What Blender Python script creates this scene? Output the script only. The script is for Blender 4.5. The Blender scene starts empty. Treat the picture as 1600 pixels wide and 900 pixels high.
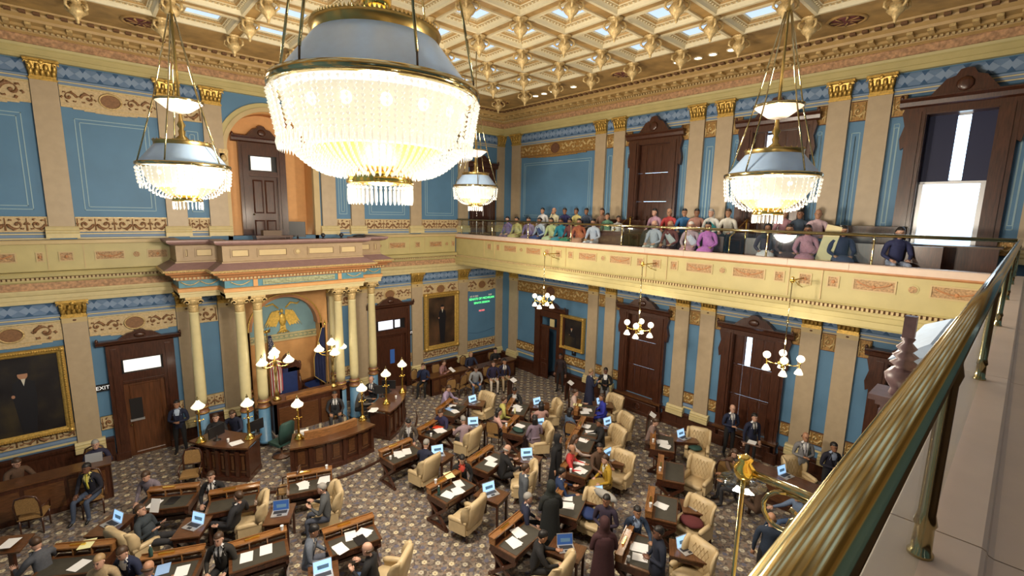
import bpy, math, random
from mathutils import Vector, Matrix
from mathutils.bvhtree import BVHTree
S = bpy.context.scene
COL = S.collection
PI = math.pi
R = math.radians
# ---------------- camera ----------------
def make_camera():
    cam = bpy.data.cameras.new('camera'); o = bpy.data.objects.new('camera', cam); COL.objects.link(o)
    yaw, pit, rol = R(47.66), R(9.04), R(1.15)
    fwd = Vector((math.cos(yaw)*math.cos(pit), math.sin(yaw)*math.cos(pit), -math.sin(pit)))
    rt = Vector((math.sin(yaw), -math.cos(yaw), 0)); up = rt.cross(fwd)
    r2 = math.cos(rol)*rt + math.sin(rol)*up; u2 = -math.sin(rol)*rt + math.cos(rol)*up
    m = Matrix((r2, u2, -fwd)).transposed().to_4x4(); m.translation = Vector((-15.111, -17.381, 7.5))
    o.matrix_world = m
    cam.sensor_width = 36; cam.lens = 728.94/1600*36; cam.clip_start = .05; cam.clip_end = 200
    S.camera = o
make_camera()
# ---------------- world, exposure ----------------
W = bpy.data.worlds.new('sky'); S.world = W; W.use_nodes = True
bg = W.node_tree.nodes['Background']; bg.inputs[0].default_value = (.62, .80, 1, 1); bg.inputs[1].default_value = 6.0
S.view_settings.view_transform = 'Standard'; S.view_settings.look = 'None'
S.view_settings.exposure = 0.0; S.view_settings.gamma = 1; S.view_settings.use_curve_mapping = False
try:
    S.cycles.use_denoising = True; S.cycles.max_bounces = 8; S.cycles.diffuse_bounces = 4; S.cycles.glossy_bounces = 3
    S.cycles.transparent_max_bounces = 16; S.cycles.transmission_bounces = 4; S.cycles.sample_clamp_indirect = 6; S.cycles.caustics_reflective = False; S.cycles.caustics_refractive = False
except Exception: pass
# power of the lamps the room has
P_BIG, P_SMALL, P_GLOBE, P_SHADE, P_SPOT = 1700, 470, 16, 9, 110
# room
XL, YN = -20.45, -24.4            # left wall, wall behind the viewer
ZC = 12.0
LEDGE = 6.58

# ---------------- helpers ----------------
class MB:
    def __init__(s): s.v=[]; s.f=[]; s.m=[]; s.s=[]; s.M=None
    def add(s, V, F, m=0, sm=False):
        b=len(s.v)
        if s.M is not None: V=[tuple(s.M@Vector(p)) for p in V]
        s.v.extend(V)
        for f in F: s.f.append(tuple(i+b for i in f)); s.m.append(m); s.s.append(sm)
        return s
    def bx(s,x0,x1,y0,y1,z0,z1,m=0):
        V=[(x0,y0,z0),(x1,y0,z0),(x1,y1,z0),(x0,y1,z0),(x0,y0,z1),(x1,y0,z1),(x1,y1,z1),(x0,y1,z1)]
        return s.add(V,[(0,3,2,1),(4,5,6,7),(0,1,5,4),(1,2,6,5),(2,3,7,6),(3,0,4,7)],m)
    def box(s,c,d,m=0,rz=0,rx=0,ry=0):
        T=Matrix.Translation(c)@Matrix.Rotation(rz,4,'Z')@Matrix.Rotation(ry,4,'Y')@Matrix.Rotation(rx,4,'X')
        x,y,z=d[0]/2,d[1]/2,d[2]/2
        V=[tuple(T@Vector(p)) for p in ((-x,-y,-z),(x,-y,-z),(x,y,-z),(-x,y,-z),(-x,-y,z),(x,-y,z),(x,y,z),(-x,y,z))]
        return s.add(V,[(0,3,2,1),(4,5,6,7),(0,1,5,4),(1,2,6,5),(2,3,7,6),(3,0,4,7)],m)
    def rings(s,rs,m=0,sm=True,cap=True,closed=True):
        n=len(rs[0]); V=[p for r in rs for p in r]; F=[]
        k=n if closed else n-1
        for i in range(len(rs)-1):
            for j in range(k):
                a=i*n+j; b=i*n+(j+1)%n; F.append((a,b,b+n,a+n))
        if cap and closed:
            F.append(tuple(range(n-1,-1,-1))); F.append(tuple((len(rs)-1)*n+j for j in range(n)))
        return s.add(V,F,m,sm)
    def lathe(s,prof,n=12,c=(0,0,0),m=0,sm=True,cap=True,a0=0,sx=1,sy=1):
        rs=[[(c[0]+r*sx*math.cos(a0+2*PI*j/n),c[1]+r*sy*math.sin(a0+2*PI*j/n),c[2]+z) for j in range(n)] for r,z in prof]
        return s.rings(rs,m,sm,cap)
    def tube(s,pts,r,n=6,m=0,cap=True,flat=1.0):
        pts=[Vector(p) for p in pts]; rs=[]
        u=None
        for i,p in enumerate(pts):
            t=(pts[min(i+1,len(pts)-1)]-pts[max(i-1,0)])
            if t.length<1e-9: t=Vector((0,0,1))
            t.normalize()
            if u is None: u=t.orthogonal().normalized()
            u=(u-t*u.dot(t))
            if u.length<1e-6: u=t.orthogonal()
            u.normalize(); w=t.cross(u)
            rr=r[i] if isinstance(r,(list,tuple)) else r
            rs.append([tuple(p+u*rr*math.cos(2*PI*j/n)+w*rr*flat*math.sin(2*PI*j/n)) for j in range(n)])
        return s.rings(rs,m,True,cap)
    def sph(s,c,r,n=10,k=6,m=0):
        if not isinstance(r,(list,tuple)): r=(r,r,r)
        rs=[]
        for i in range(k+1):
            a=PI*i/k; q=max(math.sin(a),.02)
            rs.append([(c[0]+r[0]*q*math.cos(2*PI*j/n),c[1]+r[1]*q*math.sin(2*PI*j/n),c[2]-r[2]*math.cos(a)) for j in range(n)])
        return s.rings(rs,m,True)
    def plate(s,poly,y0,y1,m=0):          # polygon in x,z pushed from y0 (front) to y1
        n=len(poly); V=[(x,y0,z) for x,z in poly]+[(x,y1,z) for x,z in poly]
        F=[tuple(range(n)),tuple(range(2*n-1,n-1,-1))]+[(i,i+n,(i+1)%n+n,(i+1)%n) for i in range(n)]
        return s.add(V,F,m)
    def slab(s,poly,z0,z1,m=0):           # polygon in x,y (counter clockwise) pushed in z
        n=len(poly); V=[(x,y,z0) for x,y in poly]+[(x,y,z1) for x,y in poly]
        F=[tuple(range(n-1,-1,-1)),tuple(range(n,2*n))]+[(i,(i+1)%n,(i+1)%n+n,i+n) for i in range(n)]
        return s.add(V,F,m)
    def mould(s,prof,x0,x1,m=0,sm=False): # profile (y,z) run along x
        rs=[[(x,y,z) for y,z in prof] for x in (x0,x1)]
        return s.rings(rs,m,sm,True,True)
    def octa(s,c,r,h,m=0,n=4):
        V=[(c[0],c[1],c[2]-h)]+[(c[0]+r*math.cos(2*PI*j/n),c[1]+r*math.sin(2*PI*j/n),c[2]) for j in range(n)]+[(c[0],c[1],c[2]+h)]
        F=[]
        for j in range(n): F+= [(0,1+(j+1)%n,1+j),(n+1,1+j,1+(j+1)%n)]
        return s.add(V,F,m)
    def mesh(s,name,mats):
        me=bpy.data.meshes.new(name); me.from_pydata(s.v,[],s.f)
        for t in (mats if isinstance(mats,(list,tuple)) else [mats]): me.materials.append(t)
        me.polygons.foreach_set('material_index',s.m); me.polygons.foreach_set('use_smooth',s.s); me.update()
        return me
    def build(s,name,mats,parent=None,loc=None,rz=None,**k):
        return link(name,s.mesh(name,mats),parent,loc,rz,**k)
def link(name,me,parent=None,loc=None,rz=None,**k):
    o=bpy.data.objects.new(name,me); COL.objects.link(o)
    if parent is not None: o.parent=parent
    if loc is not None: o.location=loc
    if rz is not None: o.rotation_euler=(0,0,rz)
    return tag(o,**k)
def tag(o,label=None,cat=None,group=None,kind=None):
    if label: o['label']=label
    if cat: o['category']=cat
    if group: o['group']=group
    if kind: o['kind']=kind
    return o
def empty(name,loc=(0,0,0),rz=0,**k): return link(name,None,None,loc,rz,**k)

def tree_copy(o,parent=None,first=True):
    c=o.copy(); COL.objects.link(c)
    if parent is not None: c.parent=parent
    for ch in list(o.children): tree_copy(ch,c,False)
    return c
def clone(o,loc,rz,label,group=None,**k):
    c=tree_copy(o); c.location=loc; c.rotation_euler=(0,0,rz); c['label']=label
    if group: c['group']=group
    return c

# ---------------- materials ----------------
def _mat(name):
    m=bpy.data.materials.new(name); m.use_nodes=True; nt=m.node_tree
    return m,nt,nt.nodes['Principled BSDF']
def N(nt,t,**k):
    n=nt.nodes.new(t)
    for a,b in k.items(): setattr(n,a,b)
    return n
def mat(name,col,rough=.6,metal=0,var=.0,scale=8,bump=0,bscale=30,emit=0,ecol=None,col2=None,stretch=None,spec=None,alpha=None,coat=0):
    m,nt,b=_mat(name)
    b.inputs['Base Color'].default_value=(*col,1); b.inputs['Roughness'].default_value=rough; b.inputs['Metallic'].default_value=metal
    if spec is not None: b.inputs['Specular IOR Level'].default_value=spec
    if coat: b.inputs['Coat Weight'].default_value=coat; b.inputs['Coat Roughness'].default_value=.15
    tc=None
    if var or bump or col2:
        tc=N(nt,'ShaderNodeTexCoord'); mp=N(nt,'ShaderNodeMapping'); nt.links.new(tc.outputs['Object'],mp.inputs[0])
        if stretch: mp.inputs['Scale'].default_value=stretch
    if var or col2:
        nz=N(nt,'ShaderNodeTexNoise'); nz.inputs['Scale'].default_value=scale; nz.inputs['Detail'].default_value=5; nt.links.new(mp.outputs[0],nz.inputs[0])
        cr=N(nt,'ShaderNodeValToRGB'); cr.color_ramp.elements[0].position=.32; cr.color_ramp.elements[1].position=.68
        c2=col2 if col2 else tuple(min(1,c*(1+var)) for c in col); c1=col if col2 else tuple(c*(1-var) for c in col)
        cr.color_ramp.elements[0].color=(*c1,1); cr.color_ramp.elements[1].color=(*c2,1)
        nt.links.new(nz.outputs[0],cr.inputs[0]); nt.links.new(cr.outputs[0],b.inputs['Base Color'])
    if bump:
        nb=N(nt,'ShaderNodeTexNoise'); nb.inputs['Scale'].default_value=bscale; nt.links.new(mp.outputs[0],nb.inputs[0])
        bp=N(nt,'ShaderNodeBump'); bp.inputs['Strength'].default_value=bump; bp.inputs['Distance'].default_value=.02
        nt.links.new(nb.outputs[0],bp.inputs['Height']); nt.links.new(bp.outputs[0],b.inputs['Normal'])
    if emit:
        b.inputs['Emission Color'].default_value=(*(ecol or col),1); b.inputs['Emission Strength'].default_value=emit
    if alpha is not None: b.inputs['Alpha'].default_value=alpha
    return m
def glassy(name,tint,mix,rough=.03,back=None):
    m,nt,b=_mat(name); nt.nodes.remove(b)
    out=nt.nodes['Material Output']; t=N(nt,'ShaderNodeBsdfTransparent'); g=N(nt,'ShaderNodeBsdfGlossy'); g.inputs['Roughness'].default_value=rough
    t.inputs[0].default_value=(*tint,1); g.inputs[0].default_value=(.95,.97,1,1)
    mx=N(nt,'ShaderNodeMixShader'); lw=N(nt,'ShaderNodeLayerWeight'); lw.inputs[0].default_value=.25; fr=N(nt,'ShaderNodeMath',operation='MULTIPLY_ADD'); nt.links.new(lw.outputs['Facing'],fr.inputs[0]); fr.inputs[1].default_value=mix; fr.inputs[2].default_value=.04
    nt.links.new(fr.outputs[0],mx.inputs[0]); nt.links.new(t.outputs[0],mx.inputs[1]); nt.links.new(g.outputs[0],mx.inputs[2]); nt.links.new(mx.outputs[0],out.inputs[0])
    return m
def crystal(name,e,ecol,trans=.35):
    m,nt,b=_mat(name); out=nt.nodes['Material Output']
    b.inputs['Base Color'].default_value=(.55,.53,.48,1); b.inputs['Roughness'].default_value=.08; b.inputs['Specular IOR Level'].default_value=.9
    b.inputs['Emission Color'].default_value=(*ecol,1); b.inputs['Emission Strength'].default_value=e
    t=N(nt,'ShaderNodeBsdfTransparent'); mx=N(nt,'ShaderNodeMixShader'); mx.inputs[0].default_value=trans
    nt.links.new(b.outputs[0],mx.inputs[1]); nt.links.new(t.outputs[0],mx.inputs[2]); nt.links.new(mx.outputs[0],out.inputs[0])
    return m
def carpet():
    m,nt,b=_mat('floral carpet'); L=nt.links.new
    b.inputs['Roughness'].default_value=.95; b.inputs['Specular IOR Level'].default_value=.1
    tc=N(nt,'ShaderNodeTexCoord'); sx=N(nt,'ShaderNodeSeparateXYZ'); L(tc.outputs['Object'],sx.inputs[0])
    def mt(op,a,bb=None,c=None):
        n=N(nt,'ShaderNodeMath',operation=op)
        for i,q in enumerate((a,bb,c)):
            if q is None: continue
            if isinstance(q,(int,float)): n.inputs[i].default_value=q
            else: L(q,n.inputs[i])
        return n.outputs[0]
    def flowers(ox,oy,P,rad,pet,amp,rot=0):
        x=mt('SUBTRACT',mt('FRACT',mt('DIVIDE',mt('ADD',sx.outputs[0],ox+100),P)),.5); y=mt('SUBTRACT',mt('FRACT',mt('DIVIDE',mt('ADD',sx.outputs[1],oy+100),P)),.5)
        r=mt('MULTIPLY',mt('SQRT',mt('ADD',mt('MULTIPLY',x,x),mt('MULTIPLY',y,y))),P)
        th=mt('ARCTAN2',y,x); pr=mt('MULTIPLY_ADD',mt('COSINE',mt('MULTIPLY',th,pet)),amp,rad)
        return mt('GREATER_THAN',pr,r), r
    nz=N(nt,'ShaderNodeTexVoronoi'); nz.inputs['Scale'].default_value=19; L(tc.outputs['Object'],nz.inputs[0])
    cr=N(nt,'ShaderNodeValToRGB'); e=cr.color_ramp; e.interpolation='CONSTANT'
    e.elements[0].color=(.125,.10,.085,1); e.elements[1].position=.3; e.elements[1].color=(.20,.165,.14,1)
    for pos,c in ((.5,(.25,.205,.165,1)),(.70,(.145,.135,.145,1)),(.82,(.235,.165,.12,1)),(.9,(.31,.26,.20,1))):
        q=e.elements.new(pos); q.color=c
    sp=N(nt,'ShaderNodeSeparateColor'); L(nz.outputs['Color'],sp.inputs[0]); L(sp.outputs[0],cr.inputs[0])
    cur=cr.outputs[0]
    P=.42
    for ox,oy,rad,pet,amp,col in ((P/2,0,.052,6,.010,(.14,.135,.18)),(0,P/2,.048,6,.010,(.24,.17,.13)),(0,0,.060,6,.005,(.60,.53,.36)),(P/2,P/2,.058,6,.005,(.50,.46,.36)),(0,0,.016,4,.0,(.30,.22,.12)),(P/2,P/2,.016,4,0,(.25,.18,.14))):
        f,r=flowers(ox,oy,P,rad,pet,amp); mx=N(nt,'ShaderNodeMix',data_type='RGBA'); L(f,mx.inputs[0]); L(cur,mx.inputs[6]); mx.inputs[7].default_value=(*col,1); cur=mx.outputs[2]
    L(cur,b.inputs['Base Color'])
    bn=N(nt,'ShaderNodeTexNoise'); bn.inputs['Scale'].default_value=220; L(tc.outputs['Object'],bn.inputs[0]); bp=N(nt,'ShaderNodeBump'); bp.inputs['Strength'].default_value=.3; bp.inputs['Distance'].default_value=.004
    L(bn.outputs[0],bp.inputs['Height']); L(bp.outputs[0],b.inputs['Normal'])
    return m
def portrait_mat(name,dark,mid,warm):
    m,nt,b=_mat(name); b.inputs['Roughness'].default_value=.35
    tc=N(nt,'ShaderNodeTexCoord'); nz=N(nt,'ShaderNodeTexNoise'); nz.inputs['Scale'].default_value=1.3; nz.inputs['Detail'].default_value=4; nt.links.new(tc.outputs['Object'],nz.inputs[0])
    cr=N(nt,'ShaderNodeValToRGB'); cr.color_ramp.elements[0].position=.35; cr.color_ramp.elements[0].color=(*dark,1); cr.color_ramp.elements[1].position=.7; cr.color_ramp.elements[1].color=(*warm,1)
    q=cr.color_ramp.elements.new(.52); q.color=(*mid,1)
    nt.links.new(nz.outputs[0],cr.inputs[0]); nt.links.new(cr.outputs[0],b.inputs['Base Color'])
    return m
mBLUE=mat('blue wall paint',(.095,.215,.355),.6,var=.06,scale=1.5)
mBLUED=mat('slate blue stencil paint',(.13,.21,.34),.7,var=.06)
mDIAL=mat('pale blue diamond paint',(.22,.31,.45),.7); mDIAD=mat('navy diamond paint',(.035,.095,.20),.7)
mLINE=mat('pale blue line paint',(.32,.47,.52),.6)
mTAN=mat('fine speckled tan marble paint',(.44,.345,.225),.45,var=.05,scale=5)
mBASE=mat('cream yellow stone paint',(.60,.51,.27),.5,var=.05)
mCREAM=mat('cream yellow parapet paint',(.49,.42,.19),.5,var=.05,scale=3)
mCREAM2=mat('warm buff moulding paint',(.52,.40,.20),.5,var=.05,scale=3)
mPINK=mat('rose frieze paint with relief',(.44,.26,.14),.7,var=.35,scale=14,bump=.5,bscale=16)
mROSE=mat('rose panel relief paint',(.40,.25,.12),.6,var=.4,scale=28,bump=.6,bscale=30)
mOCHRE=mat('ochre cornice paint',(.46,.30,.115),.5,var=.08,scale=4)
mOCHD=mat('brown dentil and gap shade paint',(.16,.08,.035),.7)  # dark dentils, and strips painted as the shade between pale dentils
mGOLD=mat('gilded plaster',(.62,.40,.10),.38,.55,var=.25,scale=20,bump=.25,bscale=40)
mGOLDP=mat('pale gilded scrollwork',(.60,.44,.20),.45,.25,var=.25,scale=25)
mPALE=mat('pale buff relief ground',(.56,.43,.24),.6,var=.15,scale=20); mBRNR=mat('umber scroll and shadow relief',(.23,.115,.05),.6,var=.2,scale=25); mOCHR=mat('ochre gilt relief ground',(.34,.19,.055),.55,.2,var=.35,scale=22)  # umber on the back wall scrolls stands in for their shadows
mBRN=mat('umber relief ground',(.14,.06,.03),.7,var=.3,scale=20)
mORANGE=mat('apricot wall paint',(.66,.35,.13),.6,var=.04)
mBROWNP=mat('taupe parapet paint',(.33,.235,.13),.5,var=.06); mPURP=mat('mauve brown ledge paint',(.26,.16,.15),.45,var=.08)
mTERRA=mat('terracotta moulding paint',(.48,.22,.09),.5,var=.08)
mWOOD=mat('dark walnut',(.060,.020,.010),.32,var=.35,scale=5,stretch=(8,8,.8),coat=.3)
mWOODM=mat('polished walnut desk',(.105,.043,.017),.28,var=.35,scale=6,stretch=(1,7,7),coat=.4)
mWOODL=mat('golden oak top',(.27,.12,.04),.25,var=.3,scale=6,stretch=(1,7,7),coat=.4)
mWOODD=mat('red brown door leaf',(.115,.042,.016),.35,var=.3,scale=3,stretch=(9,9,.7),coat=.3)
mLEAD=mat('dark olive leather desk pad',(.05,.045,.034),.55,var=.1)
mLEATH=mat('buff leather',(.56,.43,.245),.42,var=.07,scale=6); mBUTT=mat('buff leather button',(.42,.29,.13),.4)
mCANE=mat('caned panel',(.30,.175,.065),.5,var=.3,scale=60)
mBRASS=mat('polished brass',(.52,.43,.22),.13,1.0,var=.06,scale=6); mBRASSD=mat('aged brass',(.50,.36,.13),.28,1.0)
mBRASSG=mat('bright gilt metal',(.95,.66,.16),.15,1.0)
mSTONE=mat('blush stone coping',(.66,.52,.42),.42,var=.05,scale=4)
mBLACK=mat('black plastic',(.012,.012,.014),.35); mDARK=mat('very dark opening',(.01,.008,.008),.8)
mWHITE=mat('white paper',(.80,.80,.80),.7); mYELP=mat('yellow paper',(.80,.78,.42),.7); mREDP=mat('red folder',(.72,.07,.03),.5); mBLUEP=mat('light blue paper',(.30,.48,.80),.6)
mSILV=mat('silver laptop shell',(.55,.56,.58),.35,.6); mKEY=mat('dark laptop keys',(.03,.03,.035),.5)
mSCREEN=mat('lit laptop screen',(.3,.5,.8),.3,emit=1.1,ecol=(.34,.58,.92)); mSCRD=mat('screen window graphics',(.08,.14,.2),.3,emit=.25,ecol=(.2,.4,.6))
mSCRB=mat('dim blue screen',(.02,.06,.2),.3,emit=.3,ecol=(.07,.17,.45))
mSHADE=mat('milky lamp shade',(.9,.85,.7),.3,emit=1.15,ecol=(1,.86,.60)); mGLOBE=mat('frosted globe',(.95,.9,.8),.3,emit=1.3,ecol=(1,.86,.64))
mTRANS=mat('backlit transom glass',(.9,.9,.85),.3,emit=.85,ecol=(1,.97,.88)); mTRANS2=mat('bluish backlit transom glass',(.8,.8,.95),.3,emit=.8,ecol=(.85,.88,1))
mGREEN=mat('green display letters',(.1,.8,.2),.5,emit=1.6,ecol=(.12,.95,.25)); mREDL=mat('red display letters',(.8,.1,.1),.5,emit=1.3,ecol=(1,.2,.18)); mBUFFL=mat('dim buff display letters',(.6,.5,.4),.5,emit=.4,ecol=(.8,.65,.5))
mFRAME=mat('cream coffer moulding',(.66,.58,.38),.5,var=.05); mFRAMEB=mat('coffer relief band',(.42,.31,.15),.6,var=.45,scale=30,bump=.8,bscale=35)
mBEAM=mat('ochre ceiling beam paint',(.36,.22,.075),.55,var=.3,scale=2.2); mVENT=mat('maroon medallion',(.13,.035,.03),.7,var=.5,scale=22)
mSKY=mat('backlit skylight pane',(.06,.08,.12),.5,emit=1.25,ecol=(.50,.66,.90)); 
mSPOT=mat('recessed lamp lens',(1,1,1),.3,emit=14,ecol=(1,.95,.85))
mCHSH=mat('skylight tinted lamp shade',(.50,.70,.98),.28,var=.03)  # blue base colour stands in for skylight reflected off the metal
mDISH=mat('opal glass dish',(.75,.66,.6),.35,emit=.0)
mCRYS=crystal('lit crystal beads',.62,(1,.90,.70),.30); mCRYS2=crystal('clear crystal prisms',.12,(.85,.88,1),.5); mBULB=mat('warm lamp cluster',(1,.8,.5),.3,emit=2.6,ecol=(1,.86,.58)); mGBOWL=mat('glowing gilt bowl',(.90,.66,.18),.3,.6,emit=.10,ecol=(1,.66,.12))  # crystals and bowl emit on their own, standing in for bulb light
mLINER=mat('added glow liner',(.6,.56,.46),.5,emit=.60,ecol=(1,.89,.66))  # added emitting cone that fills the bright band behind the crystals
mGLASS=glassy('clear guard glass',(.93,.97,.97),.22); mPANE=glassy('window pane',(.93,.97,1),.15)
mIRON=mat('dark bronze',(.10,.07,.05),.45,.6); mFIN=mat('carved mauve painted wood',(.13,.08,.085),.4,var=.15,scale=20); mCLKT=mat('sky tinted canopy top',(.40,.52,.68),.55,var=.06,scale=12)  # canopy top: reflected daylight is mixed into its base colour
mBLUEC=mat('royal blue upholstery',(.012,.03,.13),.6,var=.1); mFLOORG=mat('gallery carpet',(.10,.06,.045),.9,var=.3,scale=20)
mEXIT=mat('black sign face',(.01,.01,.01),.5); mLET=mat('white sign letters',(.8,.8,.78),.5,emit=.5,ecol=(1,1,1))
mCARPET=carpet()
mEAGLE=mat('gilded eagle relief',(.72,.48,.10),.4,.4,var=.2,scale=15); mLUN=mat('lunette sky blue paint',(.20,.35,.40),.6,var=.15,scale=1.2); mLUNG=mat('grey green stencil',(.33,.36,.22),.6,var=.3,scale=18)
mSHAFT=mat('cream marble column',(.66,.58,.32),.3,var=.04,scale=6)
mCOLLAR=mat('brown column collar',(.20,.085,.04),.4); mTEAL=mat('teal frieze paint',(.085,.24,.31),.5,var=.15); mCOLB=mat('blue column pedestal',(.10,.235,.38),.4,var=.05)
# ================= large structure =================
def grid_wall(mb, s0, s1, z0, z1, holes, y0=.1, y1=.5, m=0):
    ss=sorted({s0,s1,*[h[0] for h in holes],*[h[1] for h in holes]}); zs=sorted({z0,z1,*[h[2] for h in holes],*[h[3] for h in holes]})
    for a,b in zip(ss,ss[1:]):
        for c,d in zip(zs,zs[1:]):
            if any(h[0]<=a and b<=h[1] and h[2]<=c and d<=h[3] for h in holes): continue
            mb.bx(a,b,y0,y1,c,d,m)
def spandrel(mb,cx,r,zs,zt,y0,y1,m=0,n=14,half=None):
    h=half or r
    for side in (-1,1):
        prev=None
        for i in range(n+1):
            a=PI/2*i/n; x=cx+side*r*math.cos(a); z=zs+r*math.sin(a)
            if prev:
                p=[(prev[0],prev[1]),(x,z),(x,zt),(prev[0],zt)]
                if side>0: p=p[::-1]
                mb.plate(p,y0,y1,m)
            prev=(x,z)
FR={'A':((0,0,0),0),'B':((0,0,0),-PI/2),'L':((XL,YN,0),PI/2),'N':((0,YN,0),PI)}
roots={}
floor=MB().bx(XL,0.6,YN,0.6,-.25,0).build('floor',mCARPET,kind='structure')
# ---- back wall
w=MB()
AH=[(-11.58,-8.92,6.6,10.66),(-11.32,-8.96,0,4.52)]
grid_wall(w,XL-.1,.1,0,ZC+.6,AH); spandrel(w,-10.25,1.33,9.33,10.66,.1,.5); spandrel(w,-10.14,1.18,3.34,4.52,.1,.5)
wallA=w.build('wall_back',mBLUE,kind='structure'); roots['A']=wallA
# upper arched recess and lower niche lining
r=MB(); r.bx(-11.9,-8.6,.95,1.1,6.4,11); r.bx(-11.7,-11.57,.1,1,6.4,9.4); r.bx(-8.93,-8.8,.1,1,6.4,9.4)
r.rings([[( -10.25+1.325*math.cos(a)*k, y, 9.33+1.325*math.sin(a)*k) for k,y in ((1,.1),(1,.95),(1.1,.95),(1.1,.1))] for a in [PI*i/18 for i in range(19)]],0,True,False)
r.build('recess_wall',mORANGE,wallA)
r=MB(); r.bx(-11.5,-8.8,.42,.5,0,5); r.bx(-11.4,-11.305,.0,.45,0,3.5); r.bx(-8.975,-8.88,.0,.45,0,3.5); r.bx(-11.67,-11.32,.0,.1,0,3.3); r.bx(-8.96,-8.69,.0,.1,0,3.3)
spandrel(r,-10.14,1.18,3.34,4.9,0,.1)
for side in (-1,1): r.bx(*sorted((-10.14+side*1.18,-10.14+side*1.5)),0,.1,3.3,4.9)
r.build('niche_wall',mORANGE,wallA)
def archivolt(cx,r0,r1,zs,y0,y1,m,name,n=24):
    a=MB(); a.rings([[(cx+k*math.cos(t),y,zs+k*math.sin(t)) for k,y in ((r0,y0),(r1,y0),(r1,y1),(r0,y1))] for t in [PI*i/n for i in range(n+1)]],0,False,True)
    return a.build(name,m,wallA)
archivolt(-10.25,1.33,1.46,9.33,.02,.12,mCREAM2,'archivolt'); archivolt(-10.25,1.46,1.6,9.33,.05,.12,mCREAM,'archivolt')
archivolt(-10.14,1.10,1.2,3.34,-.03,.44,mTERRA,'archivolt'); archivolt(-10.14,1.2,1.24,3.34,-.05,.05,mGOLD,'archivolt')
for side in (-1,1):
    sp=MB(); x=-10.25+side*1.44; sp.bx(x-.13,x+.13,-.02,.12,9.2,9.33); sp.bx(x-.1,x+.1,0,.12,8.95,9.2); sp.sph((x,-.02,9.05),(.09,.07,.12),8,5); sp.build('arch_corbel',mGOLDP,wallA)
for x0,x1 in ((-11.67,-11.56),(-8.94,-8.74)): MB().bx(x0,x1,.02,.2,6.6,9.2).build('arch_jamb',mCREAM2,wallA)
l=MB(); l.plate([(-11.3,2.98),(-8.98,2.98)]+[(-10.14+1.16*math.cos(t),3.34+1.16*math.sin(t)) for t in [PI*i/20 for i in range(21)]],.39,.43); l.build('lunette',mLUN,wallA)
l=MB(); l.bx(-11.32,-8.96,.36,.43,2.84,3.0); l.build('stencil_band',mLUNG,wallA)
l=MB(); l.bx(-11.32,-8.96,.33,.43,3.0,3.05); l.bx(-11.32,-8.96,.33,.43,2.78,2.84)
for i in range(14): l.bx(-11.25+i*.165,-11.15+i*.165,.34,.4,2.90,2.95)
l.build('stencil_border',mBASE,wallA)
# gilded eagle relief in the lunette
e=MB()
def leafpoly(pts,y=.36,m=0): e.plate(pts,y,.40,m)
e.sph((-10.14,.37,3.55),(.13,.05,.24),10,6)
for s_ in (-1,1):
    for k in range(5):
        a=R(72-k*4); L=.58-.05*k; x0=-10.14+s_*(.1+.055*k); z0=3.72-.0*k
        x1=x0+s_*.16+s_*.03*k; 
        leafpoly([(x0,z0+.18),(x0+s_*.09,z0+.2-.03*k),(x1+s_*.05,z0-.35-.02*k),(x1-s_*.02,z0-.42+.03*k),(x0-s_*.01,z0-.1)][::(1 if s_<0 else -1)],.355-.004*k)
    e.tube([(-10.14+s_*.12,.37,3.98),(-10.14+s_*.3,.37,4.16),(-10.14+s_*.52,.37,4.1),(-10.14+s_*.62,.37,4.17)],[.03,.04,.035,.01],6,flat=.5)
e.sph((-10.16,.35,3.88),(.06,.05,.08),8,5); e.tube([(-10.2,.34,3.88),(-10.28,.33,3.84)],[.03,.008],6)
e.plate([(-10.22,3.4),(-10.06,3.4),(-10.02,3.08),(-10.26,3.08)],.36,.4)
for k in range(5): e.tube([(-10.14,.36,3.25),(-10.34+k*.1,.36,3.07)],[.03,.02],5)
e.build('eagle_relief',mEAGLE,wallA)
# ---- right wall
WIN=[8.11,12.04,15.97,19.9]
BH=[(2.78,3.86,0,3.0)]
for i,c in enumerate(WIN[:3]): BH+=[(c-.62,c+.62,.72,3.85),(c-.62,c+.62,6.9,10.05)]
w=MB(); grid_wall(w,-.1,24.5,0,ZC+.6,BH); wallB=w.build('wall_right',mBLUE,rz=-PI/2,kind='structure'); roots['B']=wallB
w=MB(); grid_wall(w,0,24.4,0,ZC+.6,[]); wallL=w.build('wall_left',mBLUE,loc=(XL,YN,0),rz=PI/2,kind='structure'); roots['L']=wallL
w=MB(); grid_wall(w,0,20.5,0,ZC+.6,[]); wallN=w.build('wall_near',mBLUE,loc=(0,YN,0),rz=PI,kind='structure')
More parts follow.
